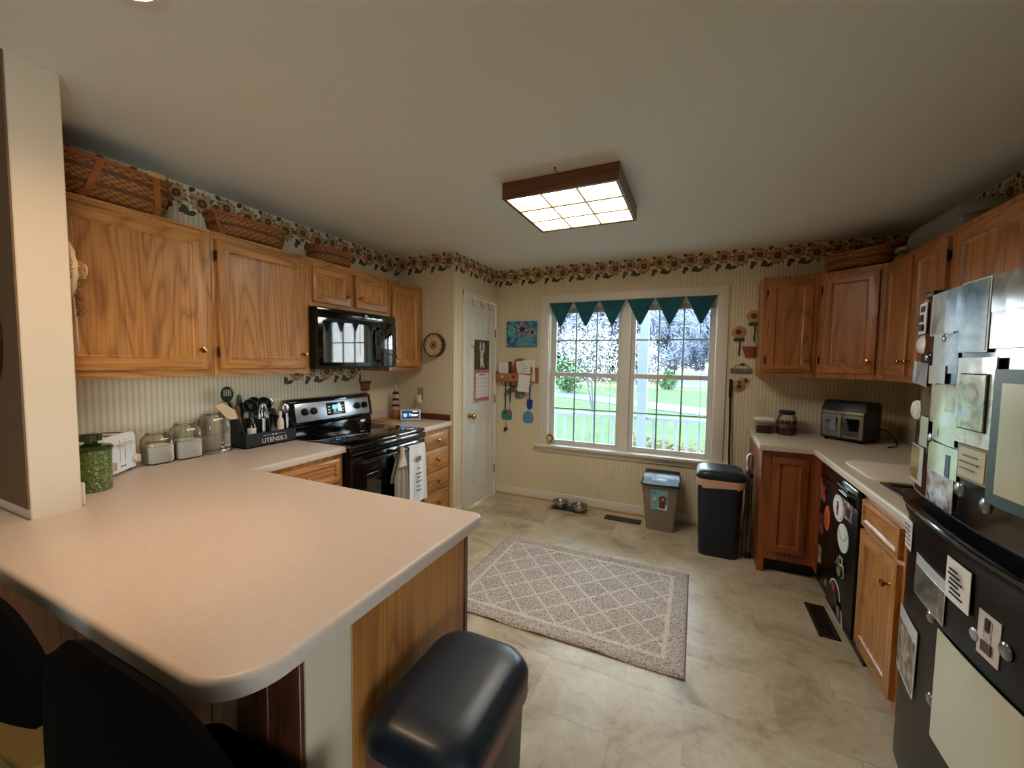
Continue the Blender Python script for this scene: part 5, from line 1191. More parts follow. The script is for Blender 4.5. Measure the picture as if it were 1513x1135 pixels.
B(prnt('clock_face', [S(196, 170, 120), S(216, 198, 156), S(222, 206, 168)], 14, .5)).lathe([(.098, -.044), (.001, -.045)], (-2.19, YP - .001, 1.605), 36, 'y').build('face', t)
k = B(inkb)
for i in range(12):
    a = i * PI / 6; k.ball((-2.19 + .083 * math.cos(a), YP - .046, 1.605 + .083 * math.sin(a)), (.005, .0015, .005), 8, 6)
for i in range(14):
    a = 2 * PI * i / 14; q = V((math.cos(a), 0, math.sin(a))); e_ = V((-math.sin(a), 0, math.cos(a))); c_ = V((-2.19, YP - .0465 - .0001 * i, 1.605)); k.m(petals[i % 2]).poly([c_ + q * .012, c_ + q * .032 + e_ * .008, c_ + q * .05, c_ + q * .032 - e_ * .008])
k.m(bcent).ball((-2.19, YP - .047, 1.605), (.017, .003, .017), 12, 8); k.build('dial_marks', t, smooth=False)

# straw hat on the kitchen side of the wall end
def hat():
    c = V((-2.205, .675, 1.79)); t = thing('straw_hat', 'straw hat with sunflower trim hanging on the wall end by the cabinets', 'hat', (c.x, .656, c.z))
    B(strawm).at(MX.Translation((c.x, .668, c.z)) @ MX.Rotation(-PI / 2, 4, 'X')).lathe([(.001, 0), (.062, 0), (.118, .006), (.120, .012), (.07, .018), (.062, .024), (.054, .070), (.03, .085), (.001, .088)], (0, 0, 0), 32).build('hat_straw', t)
    fl = B(petals[2])
    for i in range(10):
        a = 2 * PI * i / 10; fl.ball((c.x + .108 + .016 * math.cos(a), .715, c.z + .0 + .016 * math.sin(a)), (.009, .004, .009), 8, 6)
    fl.m(inkb).ball((c.x + .108, .72, c.z), (.009, .006, .009), 10, 6); fl.build('sunflower', t)
    B(P('hat_ribbon', S(206, 186, 150), .8, bmp=.6, bs=120)).tube([(c.x + .117 * math.cos(2 * PI * i / 32), .684 + .003 * (i % 2), c.z + .117 * math.sin(2 * PI * i / 32)) for i in range(33)], .009, 8).build('lace_edge', t)
    r_ = random.Random(4); dg = B(P('dried_sprig', S(120, 70, 44), .8))
    for i in range(16):
        x = c.x + .06 + r_.uniform(-.03, .04); z = c.z - .09 - r_.uniform(0, .09); dg.tube([(c.x + .07, .69, c.z - .08), ((x + c.x + .07) / 2, .70, z + .03), (x, .70 + r_.uniform(0, .02), z)], .002, 5).ball((x, .705, z), .006, 8, 6)
    dg.build('dried_sprigs', t)
    B(P('hat_tail', S(200, 184, 160), .8)).prism([(c.x + .075, .688, c.z - .10), (c.x + .09, .688, c.z - .10), (c.x + .07, .70, c.z - .30), (c.x + .055, .70, c.z - .30)], (0, .002, 0)).build('ribbon_tail', t)
hat()
# dining side hanging basket handle seen at the frame edge
tag(B(P('dark_vine', S(66, 40, 24), .7)).tube([(-2.30 + .13 * math.cos(i * 2 * PI / 24), .512, 1.52 + .17 * math.sin(i * 2 * PI / 24)) for i in range(25)], .014, 8).build('vine_wreath', None, (-2.30, .522, 1.52)), 'dark vine wreath on the shaded dining side of the wall end', 'wreath')

# ------------------------------------------------------------------ baskets on the cabinets
def boat_basket(cx, cy, z, lx, ly, h, label, ribs, rot=0, tagp=False):
    t = thing('wicker_basket', label, 'basket', (cx, cy, z), 'woven baskets on the wall cabinets')
    T = MX.Translation((cx, cy, z)) @ MX.Rotation(rot, 4, 'Z'); secs = []
    for k, s_ in ((0.0, .55), (.04, .66), (.25, .82), (.5, .93), (.75, .99), (.95, 1.0)):
        row = []
        for i in range(36):
            a = 2 * PI * i / 36; c_, s2 = math.cos(a), math.sin(a)
            lift = .22 * h * (abs(s2) ** 3) * k
            row.append((lx * s_ * (abs(c_) ** .8) * (1 if c_ > 0 else -1), ly * (.62 + .38 * s_) * (abs(s2) ** .8) * (1 if s2 > 0 else -1), h * k * .86 + lift * .6))
        secs.append(row)
    inner = [[(x * .95, y * .97, max(zz, .012)) for x, y, zz in r_] for r_ in reversed(secs)]
    b = MB().m(wick).at(T); b.loft(secs + inner); b.build('woven_body', t)
    rim = secs[-1] + [secs[-1][0]]; rb = MB().m(wickh).at(T); rb.tube([(x * 1.01, y * 1.01, zz) for x, y, zz in rim], .009, 8); rb.build('rim', t)
    for yy in ribs:   # slanting splint bands over the side
        f = yy[0]; g_ = yy[1]
        q0, q1 = int(f * 36) % 36, int(g_ * 36) % 36
        A_, B2 = V(secs[0][q0]), V(secs[-1][q1]); mid = V(secs[2][int((f * .55 + g_ * .45) * 36) % 36])
        out_ = lambda p: V((p.x * 1.035, p.y * 1.02, p.z)); du_ = V((0, .013, 0))
        p0, p1, p2 = out_(A_), out_(mid), out_(B2)
        hb = MB().m(wickh).at(T); hb.loft([[p - du_, p + du_, p + du_ + V((.006, 0, 0)), p - du_ + V((.006, 0, 0))] for p in (p0, p1, p2)]); hb.build('splint_band', t)
    if tagp:
        k = MB().m(P('tag_cream', S(190, 156, 110), .6)).at(T); k.box(lx + .004, lx + .009, .10, .17, h * .82, h * .93, .003); k.build('name_tag', t)
    return t
boat_basket(-2.49, .93, 2.1375, .135, .235, .215, 'largest boat-shaped splint basket on the cabinet nearest the column', [(.93, .98), (.16, .10)], tagp=True)
boat_basket(-2.48, 1.565, 2.1375, .125, .215, .145, 'long shallow boat-shaped basket on the second oak cabinet', [(.86, .82)])
boat_basket(-2.49, 2.17, 2.1375, .12, .165, .135, 'small splint basket above the microwave cabinet', [(.05, .12), (.93, .06)])
boat_basket(1.02, 3.66, 2.1365, .115, .20, .15, 'flat reddish splint basket on the diagonal corner cabinet', [(.56, .52)], rot=math.radians(50))
def roaster():
    c = (1.25, 3.02, 2.1365); t = thing('roasting_pan', 'large grey lidded roaster on top of the sink-side cabinets', 'roaster', c)
    m = P('roaster_grey', S(120, 116, 106), .45, .2)
    B(m).loft([rrect(c[0], c[1], .10 * k, .34 * k, .09 * k, c[2] + z, 8) for z, k in ((0, .85), (.015, .92), (.065, 1.0), (.072, 1.05), (.08, 1.05))]).build('pan_base', t)
    B(P('roaster_lid', S(132, 128, 116), .4, .2)).loft([rrect(c[0], c[1], .105 * k, .345 * k, .095 * k, c[2] + z, 8) for z, k in ((.081, 1.0), (.10, .98), (.13, .93), (.15, .78), (.16, .5), (.163, .2))]).build('lid', t)
    B(P('roaster_handle', S(150, 146, 136), .4)).tube([(c[0] - .09, c[1] + .30, c[2] + .065), (c[0] - .12, c[1] + .33, c[2] + .068), (c[0] - .10, c[1] + .42, c[2] + .068), (c[0], c[1] + .425, c[2] + .068), (c[0] + .06, c[1] + .35, c[2] + .065)], .011, 8).build('handle', t)
roaster()
def glass_bowl():
    c = (1.30, 3.50, 2.1365)
    tag(B(jarglass).lathe([(.001, .003), (.05, 0), (.06, .006), (.08, .075), (.083, .077), (.076, .075), (.052, .012), (.001, .01)], c, 28).build('glass_bowl', None, c), 'clear glass bowl between corner basket and grey roaster', 'bowl')
glass_bowl()

# ------------------------------------------------------------------ counter on the sink side
def oven():
    a = math.radians(40); P1 = V((1.08, 3.545, ZC)); u = V((math.cos(a), -math.sin(a), 0)); w = .275; P0 = P1 - u * w; n = V((-math.sin(a), -math.cos(a), 0))
    T = frame(P0, u, n); D = .225; h = .295
    t = thing('countertop_oven', 'black countertop oven with two steel-framed windows in the corner', 'oven', (P0 + P1) / 2)
    b = MB().m(P('oven_shell', S(22, 24, 34), .4)).at(T); sec = lambda x: [(x, 0, .014), (x, 0, h * .76), (x, -.028, h * .96), (x, -.05, h), (x, -D + .03, h * .98), (x, -D, h * .9), (x, -D, .014)]
    b.prism(sec(0), (w, 0, 0), .008, 2); b.build('shell', t)
    f = MB().m(P('oven_steel', S(150, 146, 136), .3, .7)).at(T); f.box(.012, w - .008, -.002, .006, .02, h * .74, .003); f.build('front_panel', t)
    for x0, x1 in ((.035, .115), (.145, w - .03)):
        k = MB().m(blackglass).at(T); k.box(x0, x1, .006, .0085, .045 + (.02 if x0 < .1 else 0), h * .58, .001, 1); k.build('window', t)
    k = MB().m(bpy.data.materials['oven_steel']).at(T); k.box(.118, .14, .006, .018, .03, h * .66, .003); k.build('handle', t)
    k = MB().m(blackp).at(T); k.box(.012, w - .008, .006, .008, h * .66, h * .675); k.build('trim_line', t)
    k = MB().m(blackp).at(T); k.box(.012, w - .008, .006, .009, .02, .03); k.build('bottom_rail', t)
    for x in (.03, w - .03):
        for y in (-.03, -D + .03): k = MB().m(blackp).at(T); k.cyl((x, y, 0), (x, y, .016), .013, n=10); k.build('foot', t)
    e = P1 - n * (D * .9)
    B(blackp).tube([e + V((.004, 0, .10)), e + V((.04, -.03, .09)), e + V((.07, -.07, .03)), e + V((.06, -.13, .006)), e + V((-.02, -.22, .005))], .0045, 8).build('cord', t)
oven()
t = thing('storage_box', 'clear plastic box with white lid at the counter end', 'container', (.515, 3.80, ZC))
B(jarglass).loft([rrect(.515, 3.80, .058, .05, .012, ZC + z, 4) for z in (0, .075)]).loft([rrect(.515, 3.80, .060, .052, .012, ZC + z, 4) for z in (.075, .105)]).build('box_body', t)
B(P('dark_contents', S(74, 52, 44), .8, var=.4, vs=80)).loft([rrect(.515, 3.80, .054, .046, .012, ZC + z, 4) for z in (.004, .05)]).build('contents', t)
B(white).loft([rrect(.515, 3.80, .066 * k, .058 * k, .012, ZC + z, 4) for z, k in ((.1055, 1), (.122, 1), (.126, .92))]).build('lid', t)
t = thing('treat_jar', 'clear jar with dark lid and dark flower shapes beside the storage box', 'jar', (.665, 3.78, ZC))
B(jarglass).lathe([(.001, .003), (.060, 0), (.066, .01), (.066, .135), (.05, .16)], (.665, 3.78, ZC), 32).build('jar_body', t)
B(P('jar_lid_navy', S(30, 34, 52), .4)).lathe([(.053, .16), (.056, .163), (.056, .185), (.05, .19), (.001, .19)], (.665, 3.78, ZC), 28).build('lid', t)
B(P('treats_tan', S(150, 112, 78), .8, var=.35, vs=60)).lathe([(.001, .005), (.056, .005), (.061, .014), (.061, .085), (.03, .095), (.001, .092)], (.665, 3.78, ZC), 28).build('contents', t)
fl = B(P('decal_dark', S(34, 28, 40), .5))
for i in range(14):
    a = -PI / 2 + (i % 7 - 3) * .62 + (.3 if i > 6 else 0); z = ZC + (.045 if i > 6 else .10); c0 = V((.665 + .0668 * math.cos(a), 3.78 + .0668 * math.sin(a), z)); nn = V((math.cos(a), math.sin(a), 0)); uu = V((-math.sin(a), math.cos(a), 0))
    for k in range(5): fl.poly(ell(c0 + uu * .011 * math.cos(k * 1.2566) + V((0, 0, .011 * math.sin(k * 1.2566))) + nn * .0006, uu, V((0, 0, 1)), .007, .007, 10))
fl.build('flower_decal', t, smooth=False)

# ------------------------------------------------------------------ wall things around the window
yw = YB - .001
def canvas():
    x0, x1, z0, z1 = -1.875, -1.525, 1.618, 1.888; t = thing('canvas_painting', 'small blue canvas painted with sunflowers beside the window', 'painting', ((x0 + x1) / 2, yw, z0))
    B(prnt('paint_blue', [S(24, 44, 110), S(40, 92, 160), S(96, 168, 176), S(36, 60, 140)], 11, .5, 2, 5, 1.2)).box(x0, x1, yw - .02, yw, z0, z1, .002, 1).build('canvas_board', t)
    r_ = random.Random(9); p = MB(); y = yw - .0205; cols = [P('paint_yellow', S(176, 132, 116), .6), P('paint_teal', S(120, 190, 184), .6), P('paint_mauve', S(150, 96, 110), .6), P('paint_stem', S(96, 160, 140), .6), P('paint_heart', S(86, 34, 48), .6)]
    def fl(cx, cz, R_, m1, m2, nn, k):
        for i in range(nn):
            a = 2 * PI * i / nn + r_.uniform(-.1, .1); L = R_ * r_.uniform(.8, 1.15); w_ = R_ * .14
            pts = [(cx + L * t_ * math.cos(a) - w_ * s_ * math.sin(a), y - k - .00005 * i, cz + L * t_ * math.sin(a) + w_ * s_ * math.cos(a)) for t_, s_ in ((.2, 0), (.6, 1), (1, 0), (.6, -1))]
            p.m(m1 if i % 3 else cols[1]).poly([(min(max(q[0], x0), x1), q[1], min(max(q[2], z0), z1)) for q in pts])
        p.m(m2).poly([(cx + R_ * .36 * math.cos(i * PI / 8), y - k - .0012, cz + R_ * .36 * math.sin(i * PI / 8)) for i in range(16)])
    p.m(cols[3]).poly([(-1.70, y, z0), (-1.675, y, z0), (-1.685, y, 1.80), (-1.69, y, 1.80)]).poly([(-1.66, y, z0), (-1.63, y, z0), (-1.575, y, 1.75), (-1.59, y, 1.75)])
    fl(-1.69, 1.80, .085, cols[2], cols[4], 22, .0004); fl(-1.575, 1.77, .055, cols[0], cols[4], 16, .0006); fl(-1.815, 1.79, .06, cols[1], cols[3], 14, .0003)
    p.build('painted_flowers', t, smooth=False)
canvas()
def rack():
    x0, x1 = -1.965, -1.505; z = 1.235
    t = thing('mail_rack', 'wooden letter rack with heart cut-outs holding mail beside the window', 'letter rack', (-1.73, yw, z))
    wm = P('rack_pine', S(170, 112, 66), .5, var=.1, vs=18)
    B(wm).box(x0 + .06, x1, yw - .012, yw, z, 1.40, .002, 1).prism([(x0 + .15, yw - .012, 1.40), (x1 - .12, yw - .012, 1.40), (x1 - .14, yw - .012, 1.48), (x1 - .2, yw - .012, 1.50), (x0 + .2, yw - .012, 1.49)], (0, .012, 0)).build('back_board', t)
    fb = B(wm).box(x0, x1 - .055, yw - .085, yw - .075, z + .015, z + .10, .003, 1).box(x0, x1 - .055, yw - .08, yw - .01, z + .012, z + .022).box(x1 - .062, x1 - .05, yw - .085, yw - .01, z, z + .17, .003, 1).box(x0, x0 + .01, yw - .085, yw - .01, z + .012, z + .12, .003, 1).build('front_pocket', t)
    for cx, s_, m_ in ((-1.755, .020, P('heart_red', S(120, 56, 36), .6)), (-1.89, .014, P('heart_pale', S(226, 214, 190), .6))):
        pts = []
        for i in range(28):
            a = 2 * PI * i / 28; pts.append((cx + s_ * math.sin(a) ** 3 * 1.15, yw - .0852, z + .063 + s_ * (13 * math.cos(a) - 5 * math.cos(2 * a) - 2 * math.cos(3 * a) - math.cos(4 * a)) / 15))
        B(m_).prism(pts, (0, -.0012, 0)).build('heart', fb)
    for x in (-1.90, -1.82, -1.74, -1.60): B(brass).tube([(x, yw - .08, z + .014), (x, yw - .08, z - .004), (x, yw - .092, z - .01), (x, yw - .096, z)], .0018, 6).build('hook', t)
rack()
def mail(name, label, x0, x1, z0, z1, y, tilt, lines=0, mat=None):
    c = ((x0 + x1) / 2, y, (z0 + z1) / 2); b = B(mat or papr); b.at(MX.Translation(c) @ MX.Rotation(tilt, 4, 'Y'))
    hx, hz = (x1 - x0) / 2, (z1 - z0) / 2; b.box(-hx, hx, -.001, .001, -hz, hz)
    if lines:
        b.m(inkg)
        for i in range(lines): b.box(-hx * .75, hx * (.3 + .1 * (i % 4)), -.0014, -.001, hz * (.75 - 1.4 * i / lines) - .0025, hz * (.75 - 1.4 * i / lines) + .0005)
    tag(b.build(name, None, c, smooth=False), label, 'letter', 'mail in the wooden rack')
mail('envelope', 'blank white envelope standing in the left of the letter rack', -1.945, -1.83, 1.26, 1.455, yw - .055, -.03)
mail('letter', 'printed letter leaning in the right of the rack, frontmost', -1.72, -1.56, 1.26, 1.47, yw - .07, -.15, 8)
mail('letter', 'white letter behind the printed one in the rack', -1.66, -1.53, 1.25, 1.48, yw - .045, -.05, 4)
mail('envelope', 'dark brown envelope standing behind the white envelope', -1.84, -1.80, 1.26, 1.46, yw - .035, .02, 0, P('brown_envelope', S(104, 66, 40), .7))
mail('envelope', 'white envelope drooping over the front of the letter rack', -1.70, -1.57, 1.145, 1.325, yw - .0868, .08)
def hung(name, label, cat, mbs, c, grp='things hanging under the letter rack'):
    t = thing(name, label, cat, c, grp)
    for n_, mb in mbs: mb.build(n_, t)
yh = yw - .007
sg = P('swatter_green', S(54, 130, 110), .5); sb = P('swatter_blue', S(30, 60, 150), .5); sl = P('swatter_sky', S(84, 146, 186), .5)
hung('fly_swatter', 'green fly swatter hanging below the letter rack', 'fly swatter', [('handle', B(P('swatter_dark_green', S(30, 82, 62), .5)).box(-1.893, -1.877, yh - .002, yh + .002, .89, 1.24)), ('head', B(sg).prism([(x, yh + .003, z) for x, z, _ in rrect(-1.868, .875, .062, .055, .03, 0, 5)], (0, .003, 0)))], (-1.885, yh, 1.24))
hung('fly_swatter', 'light blue fly swatter head hanging low beside the spatula', 'fly swatter', [('handle', B(P('wire_pale', S(170, 160, 140), .4, .6)).cyl((-1.617, yh + .002, .88), (-1.616, yh + .002, 1.235), .0018, n=6)), ('head', B(sl).prism([(-1.675, yh, .83), (-1.675, yh, .885), (-1.655, yh, .92), (-1.63, yh, .935), (-1.595, yh, .935), (-1.568, yh, .915), (-1.553, yh, .88), (-1.556, yh, .825), (-1.575, yh, .806), (-1.655, yh, .806)], (0, .003, 0)))], (-1.60, yh, 1.24))
hung('spatula', 'royal blue spatula hanging from the right of the letter rack', 'spatula', [('handle', B(sb).box(-1.605, -1.592, yh - .003, yh + .003, 1.03, 1.22)), ('blade', B(sb).prism([(-1.63, yh - .002, 1.06), (-1.565, yh - .002, 1.06), (-1.567, yh - .002, .985), (-1.585, yh - .002, .955), (-1.615, yh - .002, .955), (-1.632, yh - .002, .99)], (0, .004, 0)))], (-1.60, yh, 1.22))
hung('lanyard', 'black lanyard with a red tag hanging below the letter rack', 'lanyard', [('strap', B(inkb).prism([(-1.83, yh - .008, 1.235), (-1.812, yh - .008, 1.235), (-1.815, yh - .012, 1.05), (-1.822, yh - .012, .985), (-1.832, yh - .012, 1.05)], (0, .002, 0))), ('clip', B(steel).cyl((-1.824, yh - .011, .985), (-1.826, yh - .011, .94), .004, n=8)), ('tag', B(P('tag_red', S(190, 84, 78), .5)).box(-1.84, -1.815, yh - .013, yh - .009, .88, .945, .002, 1))], (-1.82, yh, 1.235))
r_ = random.Random(2); kb = B(P('key_dark', S(58, 54, 50), .35, .8)).tube([(-1.872 + .014 * math.cos(i * PI / 8), yh - .004, .745 + .014 * math.sin(i * PI / 8)) for i in range(17)], .0018, 6).cyl((-1.872, yh - .004, .76), (-1.872, yh - .004, .82), .0022, n=6)
for i in range(5): a = -PI / 2 + (i - 2) * .35; kb.box(-1.876 + .03 * math.cos(a), -1.866 + .03 * math.cos(a), yh - .006 - .003 * i, yh - .004 - .003 * i, .69 + .008 * i, .735)
tag(kb.build('key_ring', None, (-1.872, yh, .82)), 'ring of dark keys hanging lowest under the green swatter', 'keys', 'things hanging under the letter rack')
t = thing('keychain_cluster', 'cluster of grey keychains behind the hanging lanyard', 'keychains', (-1.79, yw - .02, 1.21), 'things hanging under the letter rack')
B(P('charm_cord', S(70, 66, 60), .6)).tube([(-1.91, yw - .012, 1.20), (-1.80, yw - .012, 1.205), (-1.67, yw - .012, 1.20)], .003, 6).build('cord', t)
cm = P('charm_metal', S(120, 120, 110), .35, .7)
for i in range(14):
    x, z = -1.90 + .0165 * i, 1.21 - r_.uniform(0, .1); B(cm).box(x, x + r_.uniform(.010, .022), yw - .02 - r_.uniform(0, .012), yw - .009, z - r_.uniform(.03, .05), z, .002, 1).build('charm', t)
B(P('charm_green', S(130, 160, 140), .3)).ball((-1.72, yw - .014, 1.10), (.055, .012, .04), 16, 8).build('glass_charm', t)
B(P('charm_red', S(120, 40, 52), .5)).ball((-1.78, yw - .03, 1.19), (.03, .01, .02), 12, 8).build('cloth_charm', t)
def plaque(cx, zc, z1, label):
    t = thing('sunflower_plaque', label, 'wall ornament', (cx, yw, zc), 'sunflower wall ornaments')
    B(P('sunflower_peach', S(200, 150, 104), .7) if 'sunflower_peach' not in bpy.data.materials else bpy.data.materials['sunflower_peach']).lathe([(.001, 0), (.05, 0), (.054, -.006), (.044, -.014), (.001, -.016)], (cx, yw, zc), 24, 'y').build('petals', t)
    B(bcent).lathe([(.024, -.012), (.02, -.022), (.001, -.026)], (cx - .003, yw, zc + .004), 20, 'y').build('flower_heart', t)
    st = B(P('stem_green', S(64, 84, 56), .7) if 'stem_green' not in bpy.data.materials else bpy.data.materials['stem_green']).tube([(cx, yw - .008, zc - .045), (cx + .012, yw - .008, zc - .11), (cx + .006, yw - .008, zc - .17), (cx + .01, yw - .008, z1)], .006, 8)
    for s_ in (-1, 1): st.ball((cx + s_ * .022 + .004, yw - .010, zc - .075 + .012), (.022, .007, .016), 12, 8)
    st.build('stem', t)
plaque(.318, 1.735, 1.535, 'sunflower ornament on stem nearer the window, the lower one'); plaque(.425, 1.865, 1.655, 'sunflower ornament on stem nearer the oak cabinet, the higher one')
halfpot((.413, yw, 1.525), (0, -1, 0), (1, 0, 0), .040, .062, .09, terra, 'wall_pot', 'terracotta half pot hung under the higher sunflower ornament', 'pot')
t = thing('welcome_sign', 'small mossy hanging plank sign with dark lettering by the window', 'sign', (.35, yw, 1.40))
B(P('plank_moss', S(128, 120, 98), .8, var=.25, vs=40)).box(.265, .43, yw - .014, yw, 1.382, 1.428, .006).build('plank', t)
B(inkb).text('Welcome', .036, wallT((.345, yw - .0145, 1.405), (1, 0, 0), (0, -1, 0)), .0004).build('lettering', t, smooth=False)
B(darkmetal).tube([(.285, yw - .005, 1.428), (.31, yw - .005, 1.455), (.35, yw - .005, 1.462), (.39, yw - .005, 1.455), (.415, yw - .005, 1.428)], .002, 6).ball((.355, yw - .008, 1.462), (.022, .006, .009), 10, 6).build('hanger', t)
t = thing('bird_ornament', 'round straw birdhouse ornament with a raffia bow below the sign', 'wall ornament', (.345, yw, 1.28))
B(P('skep_straw', S(176, 142, 100), .85, bmp=.8, bs=90)).lathe([(.001, 0), (.048, 0), (.05, -.01), (.03, -.022), (.001, -.026)], (.335, yw, 1.278), 20, 'y').build('skep', t)
B(bcent).ball((.335, yw - .026, 1.275), (.018, .005, .022), 12, 8).ball((.335, yw - .026, 1.31), (.012, .005, .012), 10, 6).ball((.385, yw - .014, 1.328), (.013, .006, .02), 10, 6).build('bird', t)
rf = B(P('raffia', S(186, 156, 112), .85)); r_ = random.Random(8)
for i in range(12): rf.tube([(.38, yw - .012, 1.335), (.38 + r_.uniform(-.06, .05), yw - .014, 1.335 + r_.uniform(-.03, .03)), (.39 + r_.uniform(-.06, .06), yw - .008, 1.26 + r_.uniform(-.02, .05))], .0016, 5)
rf.build('raffia_bow', t)
# picture frame on the sill
t = thing('picture_frame', 'tiny yellow rope-edged photo frame on the window sill corner', 'picture frame', (-1.405, YB + .01, WZ0 + .005))
T = wallT((-1.362, YB - .012, WZ0 + .066), (.88, .48, 0), (.43, -.86, .2), (-.08, .17, .97))
fr_ = MB().m(P('frame_yellow', S(206, 170, 84), .5)).at(T)
for i in range(18): a = 2 * PI * i / 18; fr_.ball((.036 * math.cos(a), .047 * math.sin(a), 0), (.011, .011, .007), 8, 6)
fr_.build('frame', t)
k = MB().m(inkb).at(T); k.prism([(.034 * math.cos(2 * PI * i / 20), .044 * math.sin(2 * PI * i / 20), -.004) for i in range(20)], (0, 0, .006)); k.build('backing', t)
k = MB().m(P('photo_pale', S(196, 204, 210), .2)).at(T); k.prism([(-.004 + .02 * math.cos(2 * PI * i / 20), .028 * math.sin(2 * PI * i / 20), .002) for i in range(20)], (0, 0, .0015)); k.build('photo', t)
B(inkb).box(-1.385, -1.377, YB + .0, YB + .03, WZ0 + .005, WZ0 + .055).build('easel_back', t)

# ------------------------------------------------------------------ outside
GZ = -.5
def ground(name, pts, z, mat): return struct(B(mat).prism([(x, y, z) for x, y in pts], (0, 0, .02)), name)
def grassm(name, c):
    m, nt, b = new(name); g = nd(nt, 'ShaderNodeNewGeometry')
    a = noise(nt, g.outputs['Position'], 1.2, 6, 0, .7); q = noise(nt, g.outputs['Position'], 14, 4, 0, .7)
    col = mixc(nt, .5, ramp(nt, a, [(.3, c[0]), (.5, c[1]), (.7, c[2])]), ramp(nt, q, [(.3, c[0]), (.7, c[2])]))
    nt.links.new(col, b.inputs['Base Color']); b.inputs['Roughness'].default_value = .95; b.inputs['Specular IOR Level'].default_value = .1
    bump(nt, b, q, 1, .1); return m
lawnm = grassm('lawn_grass', [S(58, 82, 50), S(76, 102, 66), S(108, 116, 88)])
ground('lawn', [(-90, 4.2), (60, 4.2), (60, 24), (-90, 40)], GZ - .02, lawnm)
ground('road', [(-80, 66), (60, -25.4), (60, -22.0), (-80, 70)], GZ + .004, P('asphalt', S(128, 134, 144), .8, var=.08, vs=4)) if False else ground('road', [(-60, 56), (-5.7, 20.2), (3, 14.6), (30, -2.5), (30, 0), (3, 17.4), (-5.7, 23.0), (-60, 59.5)], GZ + .004, P('asphalt', S(76, 82, 92), .8, var=.08, vs=4))
ground('field', [(-90, 26), (60, 20), (60, 200), (-90, 200)], GZ - .035, grassm('dry_field', [S(110, 98, 78), S(124, 112, 92), S(92, 104, 66)]))
# porch
ground('porch_deck', [(-4, 4.1), (2.5, 4.1), (2.5, 5.72), (-4, 5.72)], -.12, P('deck_pale_bounce', S(214, 220, 224), .6))  # deck kept pale to bounce sky light onto the ceiling
pg = P('porch_white_shaded', S(112, 124, 138), .5)  # white paint darkened to carry the shade of an unbuilt porch roof
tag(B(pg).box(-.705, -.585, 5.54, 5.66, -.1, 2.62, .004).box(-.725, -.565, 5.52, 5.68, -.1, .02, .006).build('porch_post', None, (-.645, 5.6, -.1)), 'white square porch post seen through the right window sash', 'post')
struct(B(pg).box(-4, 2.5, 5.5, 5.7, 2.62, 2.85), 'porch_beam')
def railing(x0, x1, label):
    t = thing('porch_railing', label, 'railing', ((x0 + x1) / 2, 5.6, -.1), 'porch railings')
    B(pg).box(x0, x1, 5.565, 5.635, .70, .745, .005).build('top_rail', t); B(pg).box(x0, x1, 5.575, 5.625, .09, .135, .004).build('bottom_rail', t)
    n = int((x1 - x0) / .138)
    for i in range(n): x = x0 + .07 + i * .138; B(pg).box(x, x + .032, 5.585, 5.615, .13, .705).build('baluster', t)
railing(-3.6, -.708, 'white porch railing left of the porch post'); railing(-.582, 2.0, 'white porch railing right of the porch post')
struct(B(P('roof_shingle', S(80, 76, 72), .9)).prism([(-7, 4.55, 2.58), (-7, 4.55, 2.66), (-7, 0, 4.9), (-7, -4.6, 2.66), (-7, -4.6, 2.58), (-7, 0, 4.8)], (12, 0, 0)), 'roof')  # unseen house roof, added to shade the near side of the porch post
